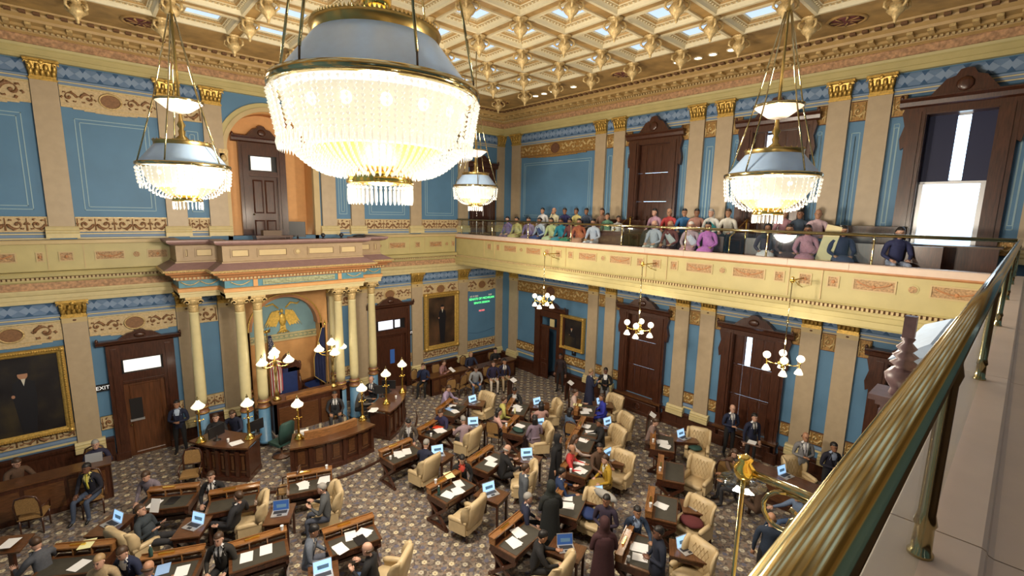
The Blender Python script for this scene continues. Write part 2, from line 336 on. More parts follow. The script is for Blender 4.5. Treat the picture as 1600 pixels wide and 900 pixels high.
# ---- pilasters
def capital_mesh():
    c=MB(); h=.49; 
    c.bx(-.27,.27,-.03,.1,0,.045); c.bx(-.25,.25,-.015,.1,.045,.12)
    c.rings([[(-w_,-d,z),(w_,-d,z),(w_,.1,z),(-w_,.1,z)] for w_,d,z in ((.24,.01,.1),(.25,.03,.25),(.29,.08,.42))],0,False)
    c.bx(-.33,.33,-.13,.1,.43,h)
    for row,(z0,hh,n) in enumerate(((.1,.17,5),(.2,.2,4))):
        for i in range(n):
            x=(-.2+.4*i/(n-1))*(1.05+.1*row); y=-.02-.03*row
            c.rings([[(x-a,y-b,z0+z),(x,y-b-.02,z0+z),(x+a,y-b,z0+z),(x,y-b+.02,z0+z)] for a,b,z in ((.045,0,0),(.055,.015,hh*.5),(.04,.05,hh*.85),(.015,.075,hh*.8))],0,True)
    for s_ in (-1,1):
        pts=[]; 
        for k in range(9): a=k*.75; rr=.075-.007*k; pts.append((s_*(.25+rr*math.cos(a)),-.12,.36+rr*math.sin(a)))
        c.tube(pts,.016,5)
    c.sph((0,-.13,.42),(.05,.035,.05),8,5)
    return c.mesh('capital',mGOLD)
def neck_mesh():
    c=MB(); c.bx(-.262,.262,-.012,.1,-.14,0); c.sph((0,-.015,-.07),(.04,.02,.025),8,4,1); return c.mesh('neck',[mCREAM2,mBRN])
CAP=capital_mesh(); NECK=neck_mesh()
SH={}
for lv,(z0,z1) in {'lo':(.82,4.44),'up':(6.93,10.62)}.items():
    m=MB(); m.bx(-.258,.258,0,.1,z0,z1); SH[lv]=m.mesh('pilaster',mTAN)
bm_=MB(); bm_.mould([(.1,0),(-.09,0),(-.09,.12),(-.07,.13),(-.09,.16),(-.085,.19),(-.04,.21),(-.055,.25),(-.03,.29),(0,.31),(.1,.31)],-.33,.33); BASE=bm_.mesh('pilaster_base',mBASE)
def pilaster(root,c,lv,w=.52):
    p=link('pilaster',SH[lv],root,(c,0,0)); p.scale=(w/.52,1,1)
    z1=4.44 if lv=='lo' else 10.62; zb=.51 if lv=='lo' else 6.62
    link('capital',CAP,p,(0,0,z1)); link('pilaster_base',BASE,p,(0,0,zb))
    if lv=='lo': link('neck_block',NECK,p,(0,0,z1))
PA=[-20.2,-18.05,-15.575,-13.02,-11.915,-8.415,-7.325,-4.785,-2.335,-.11]
PB=[.88,5.73,6.595,9.62,10.525,13.54,14.41,17.45,18.35,23.5]
for c in PA:
    for lv in ('lo','up'): pilaster(wallA,c,lv,.42 if c>-.2 else .52)
for c in PB:
    for lv in ('lo','up'):
        if c>14.5 and lv=='lo' and c<18: pilaster(wallB,c,lv); continue
        pilaster(wallB,c,lv,.58 if c<1 else .5)
for c in (1,5,6,9.7,10.6,13.6,14.5,18.4,19.3,23.4): pilaster(wallL,c,'up'); pilaster(wallL,c,'lo')
# ---- gilded scroll relief panels
random.seed(3)
REL={}
def relief_mesh(w,h,medal,pointed=False,gold=False):
    key=(round(w,1),round(h,2),medal,pointed,gold)
    if key in REL: return REL[key]
    w=key[0]; b=MB(); b.bx(0,w,-.0,.05,0,h,1)
    if pointed and w>1.2:
        for k in range(9):
            x0=w*k/9; dz=.10*math.sin(PI*(k+.5)/9); b.bx(x0,x0+w/9+.001,.0,.05,-dz,0,1)
    def scroll(cx,cz,rad,d,ph):
        pts=[]; rr=[]
        for k in range(13):
            a=ph+d*k*.52; q=rad*(1-k/13.5); pts.append((cx+q*math.cos(a),-.012,cz+q*math.sin(a))); rr.append(rad*(.21+.12*math.sin(k*1.1)))
        b.tube(pts,rr,5,flat=.6); b.sph((cx,-.02,cz),(rad*.24,.03,rad*.24),7,4)
        for q in range(6):
            a=ph+q*1.05; x,z=cx+rad*.95*math.cos(a),cz+rad*.85*math.sin(a)
            b.tube([(x,-.01,z),(x+rad*.35*math.cos(a+.8*d),-.02,z+rad*.3*math.sin(a+.8*d)),(x+rad*.5*math.cos(a+1.4*d),-.01,z+rad*.42*math.sin(a+1.4*d))],[rad*.20,rad*.17,.004],5,flat=.6)
    mw=h*1.1 if (medal and w>1.2) else 0
    if mw:
        ring=[(w/2+h*.40*math.cos(a)*1.15,-.02,h/2+h*.38*math.sin(a)) for a in [2*PI*i/18 for i in range(19)]]
        b.tube(ring,.022,5,3); b.plate([(w/2+h*.36*math.cos(a)*1.15,h/2+h*.34*math.sin(a)) for a in [2*PI*i/18 for i in range(18)]],-.01,.02,2)
    side=(w-mw)/2; n=max(1,int(round(side/(h*.92))))
    if not mw:
        n=max(1,int(round(w/(h*.95)))); 
        for i in range(n): scroll(w*(i+.5)/n,h/2,min(h,w/n)*.38,1 if i%2 else -1,PI*(i%2))
        for i in range(n+1): b.tube([(w*i/n if 0<i<n else (.04 if i==0 else w-.04),-.01,.04),(w*min(max(i,.1),n-.1)/n,-.02,h-.04)],[h*.06,.01],5,flat=.6)
    else:
        for sd in (0,1):
            for i in range(n):
                cx=(side*(i+.5)/n) if sd==0 else w-side*(i+.5)/n
                scroll(cx,h/2,min(h,side/n)*.38,(1 if i%2 else -1)*(1 if sd else -1),PI*((i+sd)%2))
    b.bx(0,w,-.015,.05,h-.02,h,3); b.bx(0,w,-.012,.05,0,.015,3)
    REL[key]=b.mesh('relief_panel',[mGOLDP,mOCHR,mBRN,mBRN] if gold else [mBRNR,mPALE,mBRNR,mGOLDP]); return REL[key]
def relief(root,a,b,z0,z1,medal=False,pointed=False):
    w=b-a; me=relief_mesh(w,z1-z0,medal,pointed,root is wallB); o=link('relief_panel',me,root,(a,.06,z0)); o.scale=(w/round(w,1),1,1)
    return o
DIA={}
def diamonds(root,a,b,z0,z1,name='diamond_border'):
    w=b-a; k=round(w,1)
    if (k,round(z1-z0,2)) not in DIA:
        h=z1-z0; m=MB(); m.bx(0,k,0,.04,0,h,0); n=max(1,int(round(k/.36))); q=k/n
        for i in range(n):
            x=(i+.5)*q; m.plate([(x-q*.5,h*.5),(x,h*.02),(x+q*.5,h*.5),(x,h*.98)],-.006,.001,1)
            x=i*q
            for s_ in (0,1):
                xx=(i+.5)*q
                m.plate([(xx-q*.2,h*(.0 if s_==0 else 1)),(xx+q*.2,h*(.0 if s_==0 else 1)),(xx,h*(.36 if s_==0 else .64))][::(1 if s_==0 else -1)],-.010,.001,2)
        DIA[(k,round(z1-z0,2))]=m.mesh(name,[mBLUED,mDIAL,mDIAD])
    o=link(name,DIA[(k,round(z1-z0,2))],root,(a,.06,z0)); o.scale=(w/k,1,1)
STR={}
def stripes(root,a,b,z0,z1,cols=(0,1,0,1)):
    w=b-a; k=(round(w,1),round(z1-z0,2),len(cols))
    if k not in STR:
        m=MB(); n=len(cols); h=z1-z0; m.bx(0,k[0],.01,.04,0,h,0)
        for i in range(n): m.bx(0,k[0],-.005 if i%2 else .0,.03,h*(i+.15)/n,h*(i+.75)/n,1 if i%2 else 2)
        STR[k]=m.mesh('stripe_moulding',[mBLUED,mDIAL,mBASE])
    o=link('stripe_moulding',STR[k],root,(a,.06,z0)); o.scale=(w/k[0],1,1)
def stencil(root,a,b,z0,z1,wd=.018):
    m=MB()
    for i in (0,1):
        x0,x1,c,d=a+.09*i,b-.09*i,z0+.09*i,z1-.09*i
        m.bx(x0,x1,.092,.1,c,c+wd); m.bx(x0,x1,.092,.1,d-wd,d); m.bx(x0,x0+wd,.092,.1,c,d); m.bx(x1-wd,x1,.092,.1,c,d)
    m.build('stencil_line',mLINE,root)
def bay(root,a,b,lo='blank',up='blank',loR=True):
    if lo!='none':
        diamonds(root,a,b,4.58,4.86); stripes(root,a,b,4.36,4.56)
        if lo in('blank','door','slim'): relief(root,a,b,3.86,4.36,True,lo!='slim')
        if lo in('blank','slim'):
            relief(root,a,b,1.02,1.42); stripes(root,a,b,.80,1.0,(0,0))
            if lo=='slim': pass
    if up!='none':
        diamonds(root,a,b,10.76,11.06); stripes(root,a,b,10.56,10.74)
        if up in('blank','slim'):
            relief(root,a,b,10.06,10.56,True,up!='slim'); relief(root,a,b,6.78,7.18); stripes(root,a,b,6.58,6.76,(0,0,0))
            if b-a>.3: stencil(root,a+min(.22,(b-a)*.22),b-min(.22,(b-a)*.22),7.36,9.78)
def edges(P,i,w=.27): return P[i]+w,P[i+1]-w
for i,(lo,up) in enumerate([('blank','blank'),('blank','blank'),('door','blank'),('slim','slim'),('none','none'),('slim','slim'),('door','blank'),('blank','blank'),('blank','door')]):
    a,b=edges(PA,i); 
    if i==8: b=-.33
    bay(wallA,a,b,lo,up)
relief(wallA,-15.3,-14.92,1.02,1.42); relief(wallA,-13.5,-13.3,1.02,1.42); relief(wallA,-7.05,-6.85,1.02,1.42); relief(wallA,-5.25,-5.06,1.02,1.42)
for i,(lo,up) in enumerate([('corner','blank'),('slim','slim'),('win','win'),('slim','slim'),('win','win'),('slim','slim'),('win','win'),('slim','slim'),('blank','blank')]):
    a,b=edges(PB,i,.26); bay(wallB,a,b,'win' if lo=='corner' else lo,up)
    if lo=='corner':
        relief(wallB,a,b,3.86,4.36,True); relief(wallB,a,2.38,1.02,1.42); relief(wallB,4.28,b,1.02,1.42); stripes(wallB,a,2.38,.8,1,(0,0)); stripes(wallB,4.28,b,.8,1,(0,0))
    if lo=='win':
        c=(a+b)/2
        for z0,z1 in ((1.02,1.42),(3.86,4.36),(6.78,7.18),(10.06,10.56)):
            relief(wallB,a,c-.98,z0,z1); relief(wallB,c+.98,b,z0,z1)
        for q0,q1 in ((a,c-.98),(c+.98,b)): stencil(wallB,q0+.08,q1-.08,7.36,9.9,.014)
bay(wallA,PA[8]+.27,-.33,'none','none')
# dado
d=MB()
for a,b in ((XL,-15.05),(-13.4,-11.35),(-8.93,-7.0),(-5.1,.1)):
    d.mould([(.1,0),(.02,0),(.02,.13),(.05,.15),(.05,.62),(.0,.64),(-.02,.70),(-.02,.74),(.1,.76)],a,b)
    n=max(1,int((b-a)/.6))
    for i in range(n):
        x0=a+(b-a)*i/n; d.bx(x0+.06,x0+(b-a)/n-.06,.035,.06,.2,.56)
d.build('baseboard_back',mWOOD,kind='structure')
d=MB()
for a,b in ((-.1,2.4),(4.25,WIN[0]-1),(WIN[0]+1,WIN[1]-1),(WIN[1]+1,WIN[2]-1),(WIN[2]+1,24.4)):
    d.mould([(.1,0),(.02,0),(.02,.13),(.05,.15),(.05,.50),(.0,.52),(-.02,.56),(-.02,.60),(.1,.62)],a,b)
    n=max(1,int((b-a)/.6))
    for i in range(n):
        x0=a+(b-a)*i/n; d.bx(x0+.06,x0+(b-a)/n-.06,.035,.06,.2,.46)
d.build('baseboard_right',mWOOD,rz=-PI/2,kind='structure')
# ---- entablature and parapet band on the back wall
def run(prof,a,b,mt_,name,rz=0,parent=None,**k): return MB().mould(prof,a,b).build(name,mt_,parent,rz=rz or None,**k)
for nm,a,b in (('trim_1',XL,-13.25),('trim_2',-7.15,-2.84)):
    t=run([(.1,4.9),(-.03,4.9),(-.03,5.0),(-.05,5.01),(-.05,5.12),(-.08,5.14),(-.10,5.22),(-.10,5.26),(.1,5.26)],a,b,mBASE,nm,kind='structure')
    run([(.1,5.26),(-.05,5.26),(-.05,5.46),(.1,5.46)],a,b,mPINK,'frieze_band',parent=t)
    run([(.1,5.46),(-.09,5.46),(-.12,5.5),(-.12,5.6),(-.2,5.62),(-.22,5.70),(-.18,5.74),(.1,5.76)],a,b,mCREAM,'cornice_moulding',parent=t)
    MB().bx(a,b,-.125,-.1,5.54,5.605).build('dentil_gap_shade',mOCHD,t)  # dark strip painted as shade in the dentil gaps
    dd=MB(); n=int((b-a)/.085)
    for i in range(n): dd.bx(a+i*.085,a+i*.085+.05,-.165,-.1,5.545,5.60)
    dd.build('dentil',mCREAM2,t,kind='stuff')
    run([(.1,5.76),(-.05,5.76),(-.05,6.46),(.1,6.46)],a,b,mCREAM,'parapet_face',parent=t)
    run([(.1,6.46),(-.06,6.46),(-.15,6.475),(-.15,6.56),(-.12,6.58),(.1,6.58)],a,b,mCREAM2,'coping',parent=t)
    pp=MB()
PANELM={}
def rosepanel(root,x0,x1,z0,z1,y,circle=False):
    if circle:
        m=MB(); c=(x0+x1)/2; r_=(x1-x0)/2; cz=(z0+z1)/2
        m.plate([(c+r_*math.cos(2*PI*i/18),cz+r_*math.sin(2*PI*i/18)) for i in range(18)],y-.012,y+.01,0); m.plate([(c+r_*.72*math.cos(2*PI*i/18),cz+r_*.72*math.sin(2*PI*i/18)) for i in range(18)],y-.022,y,1)
        m.build('parapet_rosette',[mCREAM,mROSE],root); return
    m=MB(); w,h=x1-x0,z1-z0; t=.03
    m.bx(x0,x1,y-.022,y,z0,z0+t); m.bx(x0,x1,y-.022,y,z1-t,z1); m.bx(x0,x0+t,y-.022,y,z0+t,z1-t); m.bx(x1-t,x1,y-.022,y,z0+t,z1-t)
    m.bx(x0+t,x1-t,y-.006,y,z0+t,z1-t,1)
    if w>.5:
        m.tube([(x0+t+.05,y-.01,z1-t-.04)]+[(x0+w/2-w*.34+w*.68*k/6,y-.012,z1-.1-.07*math.sin(PI*k/6)) for k in range(7)]+[(x1-t-.05,y-.01,z1-t-.04)],.014,5,2)
    m.sph(((x0+x1)/2,y-.01,(z0+z1)/2-(.03 if w>.5 else 0)),(.04,.015,.04),7,4,2)
    m.build('parapet_panel',[mCREAM2,mROSE,mTERRA],root)
tA=[o for o in bpy.data.objects if o.name in('trim_1','trim_2')]
for x0,x1,c in ((-15.0,-14.35,0),(-14.2,-13.98,1),(-13.85,-13.35,0),(-15.72,-15.42,0),(-16.15,-16.0,0),(-17.4,-16.5,0),(-17.75,-17.52,1)): rosepanel(tA[0],x0,x1,6.0,6.26,-.05,c)
for x0,x1,c in ((-6.95,-6.75,0),(-6.55,-6.4,1),(-6.1,-5.35,0),(-4.9,-4.65,0),(-4.2,-3.55,0),(-3.4,-3.2,1),(-3.05,-2.86,0)): rosepanel(tA[1],x0,x1,6.0,6.26,-.05,c)
for xx,tt in ((-15.575,0),(-4.785,1)):
    for s_ in(-1,1): MB().bx(xx+s_*.36-.012,xx+s_*.36+.012,-.06,-.04,5.8,6.45).build('parapet_joint',mCREAM2,tA[tt])
run([(.1,4.9),(-.03,4.9),(-.03,5.0),(-.05,5.01),(-.05,5.12),(-.08,5.14),(-.08,5.2),(.1,5.2)],-2.84,0,mBASE,'trim_3',kind='structure')
run([(.1,4.9),(-.03,4.9),(-.03,5.0),(-.05,5.01),(-.05,5.12),(-.08,5.14),(-.08,5.2),(.1,5.2)],0,24.4,mCREAM2,'trim_4',rz=-PI/2,kind='structure')
# ---- ceiling
cf=[(-2.75-1.2-1.53*i,-2.75-1.2-1.55*j) for i in range(10) for j in range(12)]
holes=[(x,x+1.2,y,y+1.2) for x,y in cf]
ce=MB()
ss=sorted({XL,.1,*[h[0] for h in holes],*[h[1] for h in holes]}); zs=sorted({YN,.1,*[h[2] for h in holes],*[h[3] for h in holes]})
hs={(round(h[0],3),round(h[2],3)) for h in holes}
for a,b in zip(ss,ss[1:]):
    for c,d in zip(zs,zs[1:]):
        if (round(a,3),round(c,3)) in hs: continue
        ce.bx(a,b,c,d,ZC,ZC+.15)
ceil=ce.build('ceiling',mBEAM,kind='structure')
q=MB()
def sqring(mb,a0,z0,a1,z1,m):
    mb.rings([[(-a,-a,z),(a,-a,z),(a,a,z),(-a,a,z)] for a,z in ((a0,z0),(a1,z1))],m,False,False)
q.rings([[(-a,-a,z),(a,-a,z),(a,a,z),(-a,a,z)] for a,z in ((.64,0),(.64,-.04),(.57,-.04),(.55,.02))],0,False,False)
sqring(q,.55,.02,.53,.05,0); sqring(q,.53,.05,.47,.08,2); sqring(q,.47,.08,.45,.09,0); sqring(q,.45,.09,.42,.12,1); sqring(q,.42,.12,.37,.14,2); sqring(q,.37,.14,.35,.145,0); sqring(q,.35,.145,.345,.185,0)
for k in range(9):
    for s_ in (-1,1):
        t=-.44+.11*k
        q.octa((t,s_*.50,.055),.03,.025,0); q.octa((s_*.50,t,.055),.03,.025,0)
COF=q.mesh('coffer_frame',[mFRAME,mBEAM,mFRAMEB])
q=MB(); q.bx(-.35,.35,-.35,.35,.18,.20); PANE=q.mesh('skylight_pane',mSKY)
for x,y in cf:
    o=link('coffer_frame',COF,ceil,(x+.6,y+.6,ZC)); link('skylight_pane',PANE,o)
# drop ornaments at the beam crossings
q=MB(); q.lathe([(.17,0),(.19,-.03),(.12,-.06),(.08,-.12),(.15,-.2),(.17,-.27),(.12,-.34),(.07,-.38),(.05,-.43),(.03,-.46),(.035,-.49),(.01,-.53)],12)
for k in range(4):
    a=k*PI/2+PI/4
    q.tube([(.14*math.cos(a),.14*math.sin(a),-.08),(.24*math.cos(a),.24*math.sin(a),-.13),(.25*math.cos(a),.25*math.sin(a),-.22),(.18*math.cos(a),.18*math.sin(a),-.27),(.15*math.cos(a),.15*math.sin(a),-.22)],[.02,.03,.03,.025,.01],6)
PEN=q.mesh('drop_ornament',mGOLDP)
for i in range(11):
    for jj in range(13):
        x=-2.585-1.53*i; y=-2.585-1.55*jj
        if i==0 and jj==0: x=y=-2.4
        link('drop_ornament',PEN,ceil,(x,y,ZC))
q=MB(); q.lathe([(.40,0),(.40,-.03),(.34,-.035),(.33,-.01)],24,m=1,cap=False); q.lathe([(.335,-.012),(.2,-.03),(.05,-.04)],24); 
for k in range(8): q.tube([(.08*math.cos(k*PI/4),.08*math.sin(k*PI/4),-.035),(.3*math.cos(k*PI/4+.3),.3*math.sin(k*PI/4+.3),-.03)],[.02,.03],5,1,flat=.4)
MED=q.mesh('ceiling_medallion',[mVENT,mBEAM])
for x,y in ((-1.88,-7.95),(-1.85,-13.95),(-2.02,-2.1),(-13.65,-1.95),(-7,-1.95),(-1.88,-19.6)): link('ceiling_medallion',MED,ceil,(x,y,ZC))
# main cornice: mitred ring of mouldings
def ringprof(prof,name,mt_,parent=None,**k):
    m=MB(); rs=[]
    for d,z in prof: rs.append([(XL+d,YN+d,z),(-d,YN+d,z),(-d,-d,z),(XL+d,-d,z)])
    m.rings(rs,0,False,False); return m.build(name,mt_,parent,**k)
t=ringprof([(-.1,11.1),(.04,11.1),(.04,11.2),(.07,11.21),(.07,11.33),(.11,11.36),(.14,11.42)],'trim_5',mCREAM,kind='structure')
ringprof([(.14,11.42),(.10,11.43),(.10,11.62),(.14,11.63)],'frieze_band',mPINK,t)
ringprof([(.14,11.63),(.22,11.67),(.24,11.73),(.36,11.75),(.40,11.80),(.72,11.80),(.74,11.86),(.84,11.92),(.86,11.96),(1.05,11.965),(1.07,12.0)],'cornice_moulding',mOCHRE,t)
m=MB()
def peri(step,d,fn):
    n=int((-XL-2*d)/step)
    for i in range(n): x=XL+d+(i+.5)*(-XL-2*d)/n; fn(x,-d,0); 
    n=int((-YN-2*d)/step)
    for i in range(n): y=YN+d+(i+.5)*(-YN-2*d)/n; fn(-d,y,1); fn(XL+d,y,1)
peri(.10,.29,lambda x,y,k: m.box((x,y,11.70),((.05,.07,.05) if k==0 else (.07,.05,.05))))
m.build('dentil',mCREAM2,t,kind='stuff')
m=MB(); peri(.36,.55,lambda x,y,k: m.box((x,y,11.765),((.11,.30,.06) if k==0 else (.30,.11,.06)))); m.build('modillion',mGOLDP,t,kind='stuff')
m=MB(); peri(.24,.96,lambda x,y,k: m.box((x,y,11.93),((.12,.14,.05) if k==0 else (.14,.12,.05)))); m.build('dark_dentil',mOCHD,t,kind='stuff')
# ---- galleries
POSTS_B=[.38,2.5,4.62,6.75,8.83,10.94,13.07,15.18]
def gallery(loc,rz,length,posts,label,raillabel,rail0,raill,backw,joints,near=False):
    g=empty('gallery_balcony',loc,rz,label=label,cat='balcony')
    MB().bx(0 if not near else .0,length,.08,.2,5.66,6.46).build('parapet_face',mCREAM,g)
    xs=[0]+joints+[length]
    cp=None
    for a,b in zip(xs,xs[1:]):
        m=MB(); a_=a+.003; b_=b-.003
        m.mould([(.0,6.43),(.0,6.55),(.012,6.575),(.03,LEDGE),(.235,LEDGE),(.245,6.575),(.25,6.565),(.262,6.56),(.33,6.56),(.335,6.45),(.03,6.43)],a_,b_); m.build('coping_slab',mSTONE,g)
    MB().mould([(.2,5.2),(.02,5.2),(.0,5.24),(.0,5.36),(-.02,5.38),(-.03,5.48),(-.0,5.5),(.03,5.56),(.05,5.565),(.05,5.635),(.03,5.64),(.08,5.68),(.2,5.68)],0,length).build('fascia_moulding',mCREAM,g)
    MB().mould([(.2,6.37),(.06,6.37),(.02,6.40),(.02,6.43),(.2,6.43)],0,length).build('parapet_cap_moulding',mTERRA,g)
    MB().bx(0,length,.04,.081,5.565,5.635).build('dentil_gap_shade',mOCHD,g)  # brown strip stands in for shade between the dentils
    m=MB(); n=int(length/.085)
    for i in range(n): m.bx(i*.085+.01,i*.085+.055,-.01,.05,5.565,5.635)
    m.build('dentil',mCREAM2,g,kind='stuff')
    MB().bx(0,length,.1,backw,5.2,5.28).build('soffit',mCREAM2,g)
    m=MB(); m.bx(0,length,.2,1.2,5.3,6.03); m.bx(0,length,1.2,backw,5.3,6.42); m.build('gallery_floor',mFLOORG,g)
    c0=6.25 if not near else 1.6
    k=-1
    while True:
        b0=c0+3.87*k; k+=1
        if b0>length: break
        for x0,x1,c in ((b0+.44,b0+.68,0),(b0+.92,b0+1.68,0),(b0+1.84,b0+2.04,1),(b0+2.2,b0+3.0,0),(b0+3.2,b0+3.44,0),(b0-.14,b0+.14,0)):
            if x0>.1 and x1<length-.05: rosepanel(g,x0,x1,6.0,6.27,.08,c)
        for xx in (b0-.34,b0+.34):
            if .1<xx<length-.1: MB().bx(xx-.012,xx+.012,.055,.09,5.7,6.37).build('parapet_joint',mCREAM2,g)
    rr=empty('guard_rail',loc,rz,label=raillabel,cat='railing')
    MB().tube([(rail0,.12,7.2),(rail0+raill,.12,7.2)],.0305 if near else .036,32).build('rail',mBRASS,rr)
    pm=MB(); pm.lathe([(.030,0),(.030,.012),(.024,.02),(.022,.09),(.027,.10),(.020,.13),(.019,.50),(.026,.53),(.02,.56),(.02,.6)],16); PM=pm.mesh('rail_post',mBRASS)
    for i,p in enumerate(posts):
        link('rail_post',PM,rr,(p,.12,LEDGE-.003))
    for a,b in zip(posts,posts[1:]):
        MB().bx(a+.05,b-.05,.116,.126,LEDGE+.03,7.13).build('glass_panel',mGLASS,rr)
    return g,rr
gB,rB=gallery((-2.84,0,0),-PI/2,17.17,POSTS_B,'cream yellow balcony with rose panels running below the seated spectators','brass guard rail with glass panels in front of the seated spectators',.05,17.2,2.9,[1.9,5.9,7.1,9.75,10.97,13.6,14.82])
gN,rN=gallery((-2.84,-17.17,0),PI,17.5,[.12,1.8,4.0,6.2,8.40,10.62,12.9,15.1],'blush stone topped balcony parapet in the right foreground','thick polished brass guard rail sweeping through the right foreground',-.12,17.6,7.2,[1.7,3.9,6.1,8.25,10.45,10.62+2.1,14.9],True)
# ================= doors and windows =================
def pediment(mb,c,w,z0,z1,pk,y0,y1,m=0):
    mb.mould([(y1,z0),(y0+.10,z0),(y0+.04,z0+.04),(y0+.02,z0+(z1-z0)*.6),(y0-.04,z1-.03),(y0-.04,z1),(y1,z1)],c-w,c+w,m)
    mb.plate([(c-w*.52,z1),(c+w*.52,z1),(c+w*.30,z1+(pk-z1)*.62),(c+w*.16,z1+(pk-z1)*.72),(c+w*.1,pk-.02),(c,pk),(c-w*.1,pk-.02),(c-w*.16,z1+(pk-z1)*.72),(c-w*.30,z1+(pk-z1)*.62)],y0+.02,y1,m)
    mb.sph((c,y0,z1+(pk-z1)*.35),(w*.14,.04,(pk-z1)*.3),10,5,m)
    for s_ in (-1,1): mb.sph((c+s_*w*.97,y0,z1+.03),(.04,.04,.07),6,4,m)
def panel_leaf(name,parent,x0,x1,z0,z1,y,mt_,rows=((.06,.30),(.36,.94)),cols=2,win=None):
    m=MB(); m.bx(x0,x1,y,y+.05,z0,z1); W_=x1-x0; H=z1-z0
    for a,b in rows:
        for k in range(cols):
            xa=x0+W_*(.08+.84*k/cols)+.03; xb=x0+W_*(.08+.84*(k+1)/cols)-.03; za,zb=z0+H*a,z0+H*b
            m.rings([[(xa,y-.002,za),(xb,y-.002,za),(xb,y-.002,zb),(xa,y-.002,zb)],[(xa+.02,y-.018,za+.02),(xb-.02,y-.018,za+.02),(xb-.02,y-.018,zb-.02),(xa+.02,y-.018,zb-.02)],[(xa+.05,y-.004,za+.05),(xb-.05,y-.004,za+.05),(xb-.05,y-.004,zb-.05),(xa+.05,y-.004,zb-.05)]],0,False,True)
    return m.build(name,mt_,parent)
def door(n,c,z0,hw,ho,zl,zt0,zt1,zc0,zc1,pk,cw,y=.0,rz=None,flat=True,loc=None,leafmat=None,trmat=None,trx=None,panels=False):
    d=MB(); yb=y+.12
    for s_ in (-1,1):
        d.bx(*sorted((c+s_*hw,c+s_*ho)),y-.04,yb,z0,zc0); d.bx(*sorted((c+s_*(hw+.08),c+s_*(ho-.1))),y-.07,y-.03,z0+.5,zc0-.1)
        d.bx(*sorted((c+s_*hw,c+s_*(ho+.04))),y-.07,yb,z0,z0+.22)
    d.bx(c-hw,c+hw,y-.02,yb,zl,zt0); d.bx(c-hw,c+hw,y-.03,yb,zt1,zc0); d.bx(c-hw,c+hw,y-.05,yb,zl,zl+.07)
    pediment(d,c,cw,zc0,zc1,pk,y-.09,yb)
    o=d.build('door_%d'%n,mWOOD,None,loc,rz,kind='structure')
    lf=panel_leaf('door_leaf',o,c-hw,c+hw,z0,zl,y+.05,leafmat or mWOODD,rows=((.05,.35),(.45,.95)) if panels else ((.03,.97),),cols=2 if panels else 1)
    tx=trx or (c-hw+.05,c+hw-.05)
    MB().bx(tx[0],tx[1],y+.04,y+.06,zt0+.03,zt1-.03).build('transom_pane',trmat or mTRANS,o)
    f=MB(); f.bx(c-hw,c+hw,y+.062,y+.09,zt0,zt1); f.bx(tx[0]-.04,tx[0],y+.0,y+.06,zt0,zt1); f.bx(tx[1],tx[1]+.04,y+.0,y+.06,zt0,zt1); f.bx(tx[0],tx[1],y,y+.06,zt0,zt0+.03); f.bx(tx[0],tx[1],y,y+.06,zt1-.03,zt1)
    f.build('transom_frame',mBLACK,o)
    MB().sph((c-hw+.09,y-.0,z0+1.0),(.03,.04,.03),8,5).build('door_knob',mBRASS,lf)
    return o,lf
d1,l1=door(1,-14.22,0,.49,.80,2.32,2.62,3.05,3.50,3.66,3.92,1.0)
m=MB(); m.bx(-14.62,-14.32,.03,.05,1.16,1.80); m.build('door_pane',mDARK,l1); MB().bx(-14.64,-14.30,.0,.045,1.10,1.16).build('pane_sill',mTRANS and mSILV,l1)
d2,l2=door(2,-6.06,0,.66,.88,2.40,2.62,3.06,3.55,3.74,4.02,1.06,leafmat=mWOOD,trmat=mTRANS2,trx=(-6.62,-5.95))
MB().bx(-5.85,-5.62,.03,.06,2.68,3.0).build('transom_pane',mTRANS2,d2)
MB().bx(-6.1,-5.9,.03,.05,1.15,1.75).build('door_pane',mSCRB,l2)
d3,l3=door(3,-10.36,6.3,.45,.74,8.6,8.78,9.30,9.72,9.92,10.30,.93,y=.82,leafmat=mWOOD,trx=(-10.73,-10.08),panels=True)
d4,l4=door(4,-1.22,6.42,.45,.72,8.5,8.7,9.2,9.55,9.8,10.12,.86,leafmat=mWOOD,panels=True,trmat=mDARK)
# open corner doorway in the right wall
d=MB()
d.bx(2.46,2.80,-.05,.12,0,3.2); d.bx(3.84,4.28,-.05,.12,0,3.2); d.bx(2.80,3.84,-.03,.12,2.92,3.2); d.bx(2.78,3.86,-.0,.1,2.42,2.52)
pediment(d,3.37,1.0,3.2,3.45,3.68,-.12,.12)
d5=d.build('door_5',mWOOD,rz=-PI/2,kind='structure')
panel_leaf('door_leaf',d5,2.80,3.28,0,2.42,.05,mWOOD,cols=1)
MB().bx(3.36,3.62,.02,.05,2.5,2.86).build('transom_card',mBASE,d5)
r=MB(); r.bx(2.6,4.0,1.9,2.0,0,3.2); r.bx(2.6,2.7,.5,2,0,3.2); r.bx(3.9,4.0,.5,2,0,3.2); r.bx(2.6,4,.5,2,3.1,3.2); r.build('lobby_wall',mBLUE,d5)
MB().bx(2.6,4,.5,2,-.02,.0).build('lobby_floor',mWOOD,d5); MB().bx(2.7,3.9,1.86,1.9,0,2.0).build('lobby_dado',mWOOD,d5)
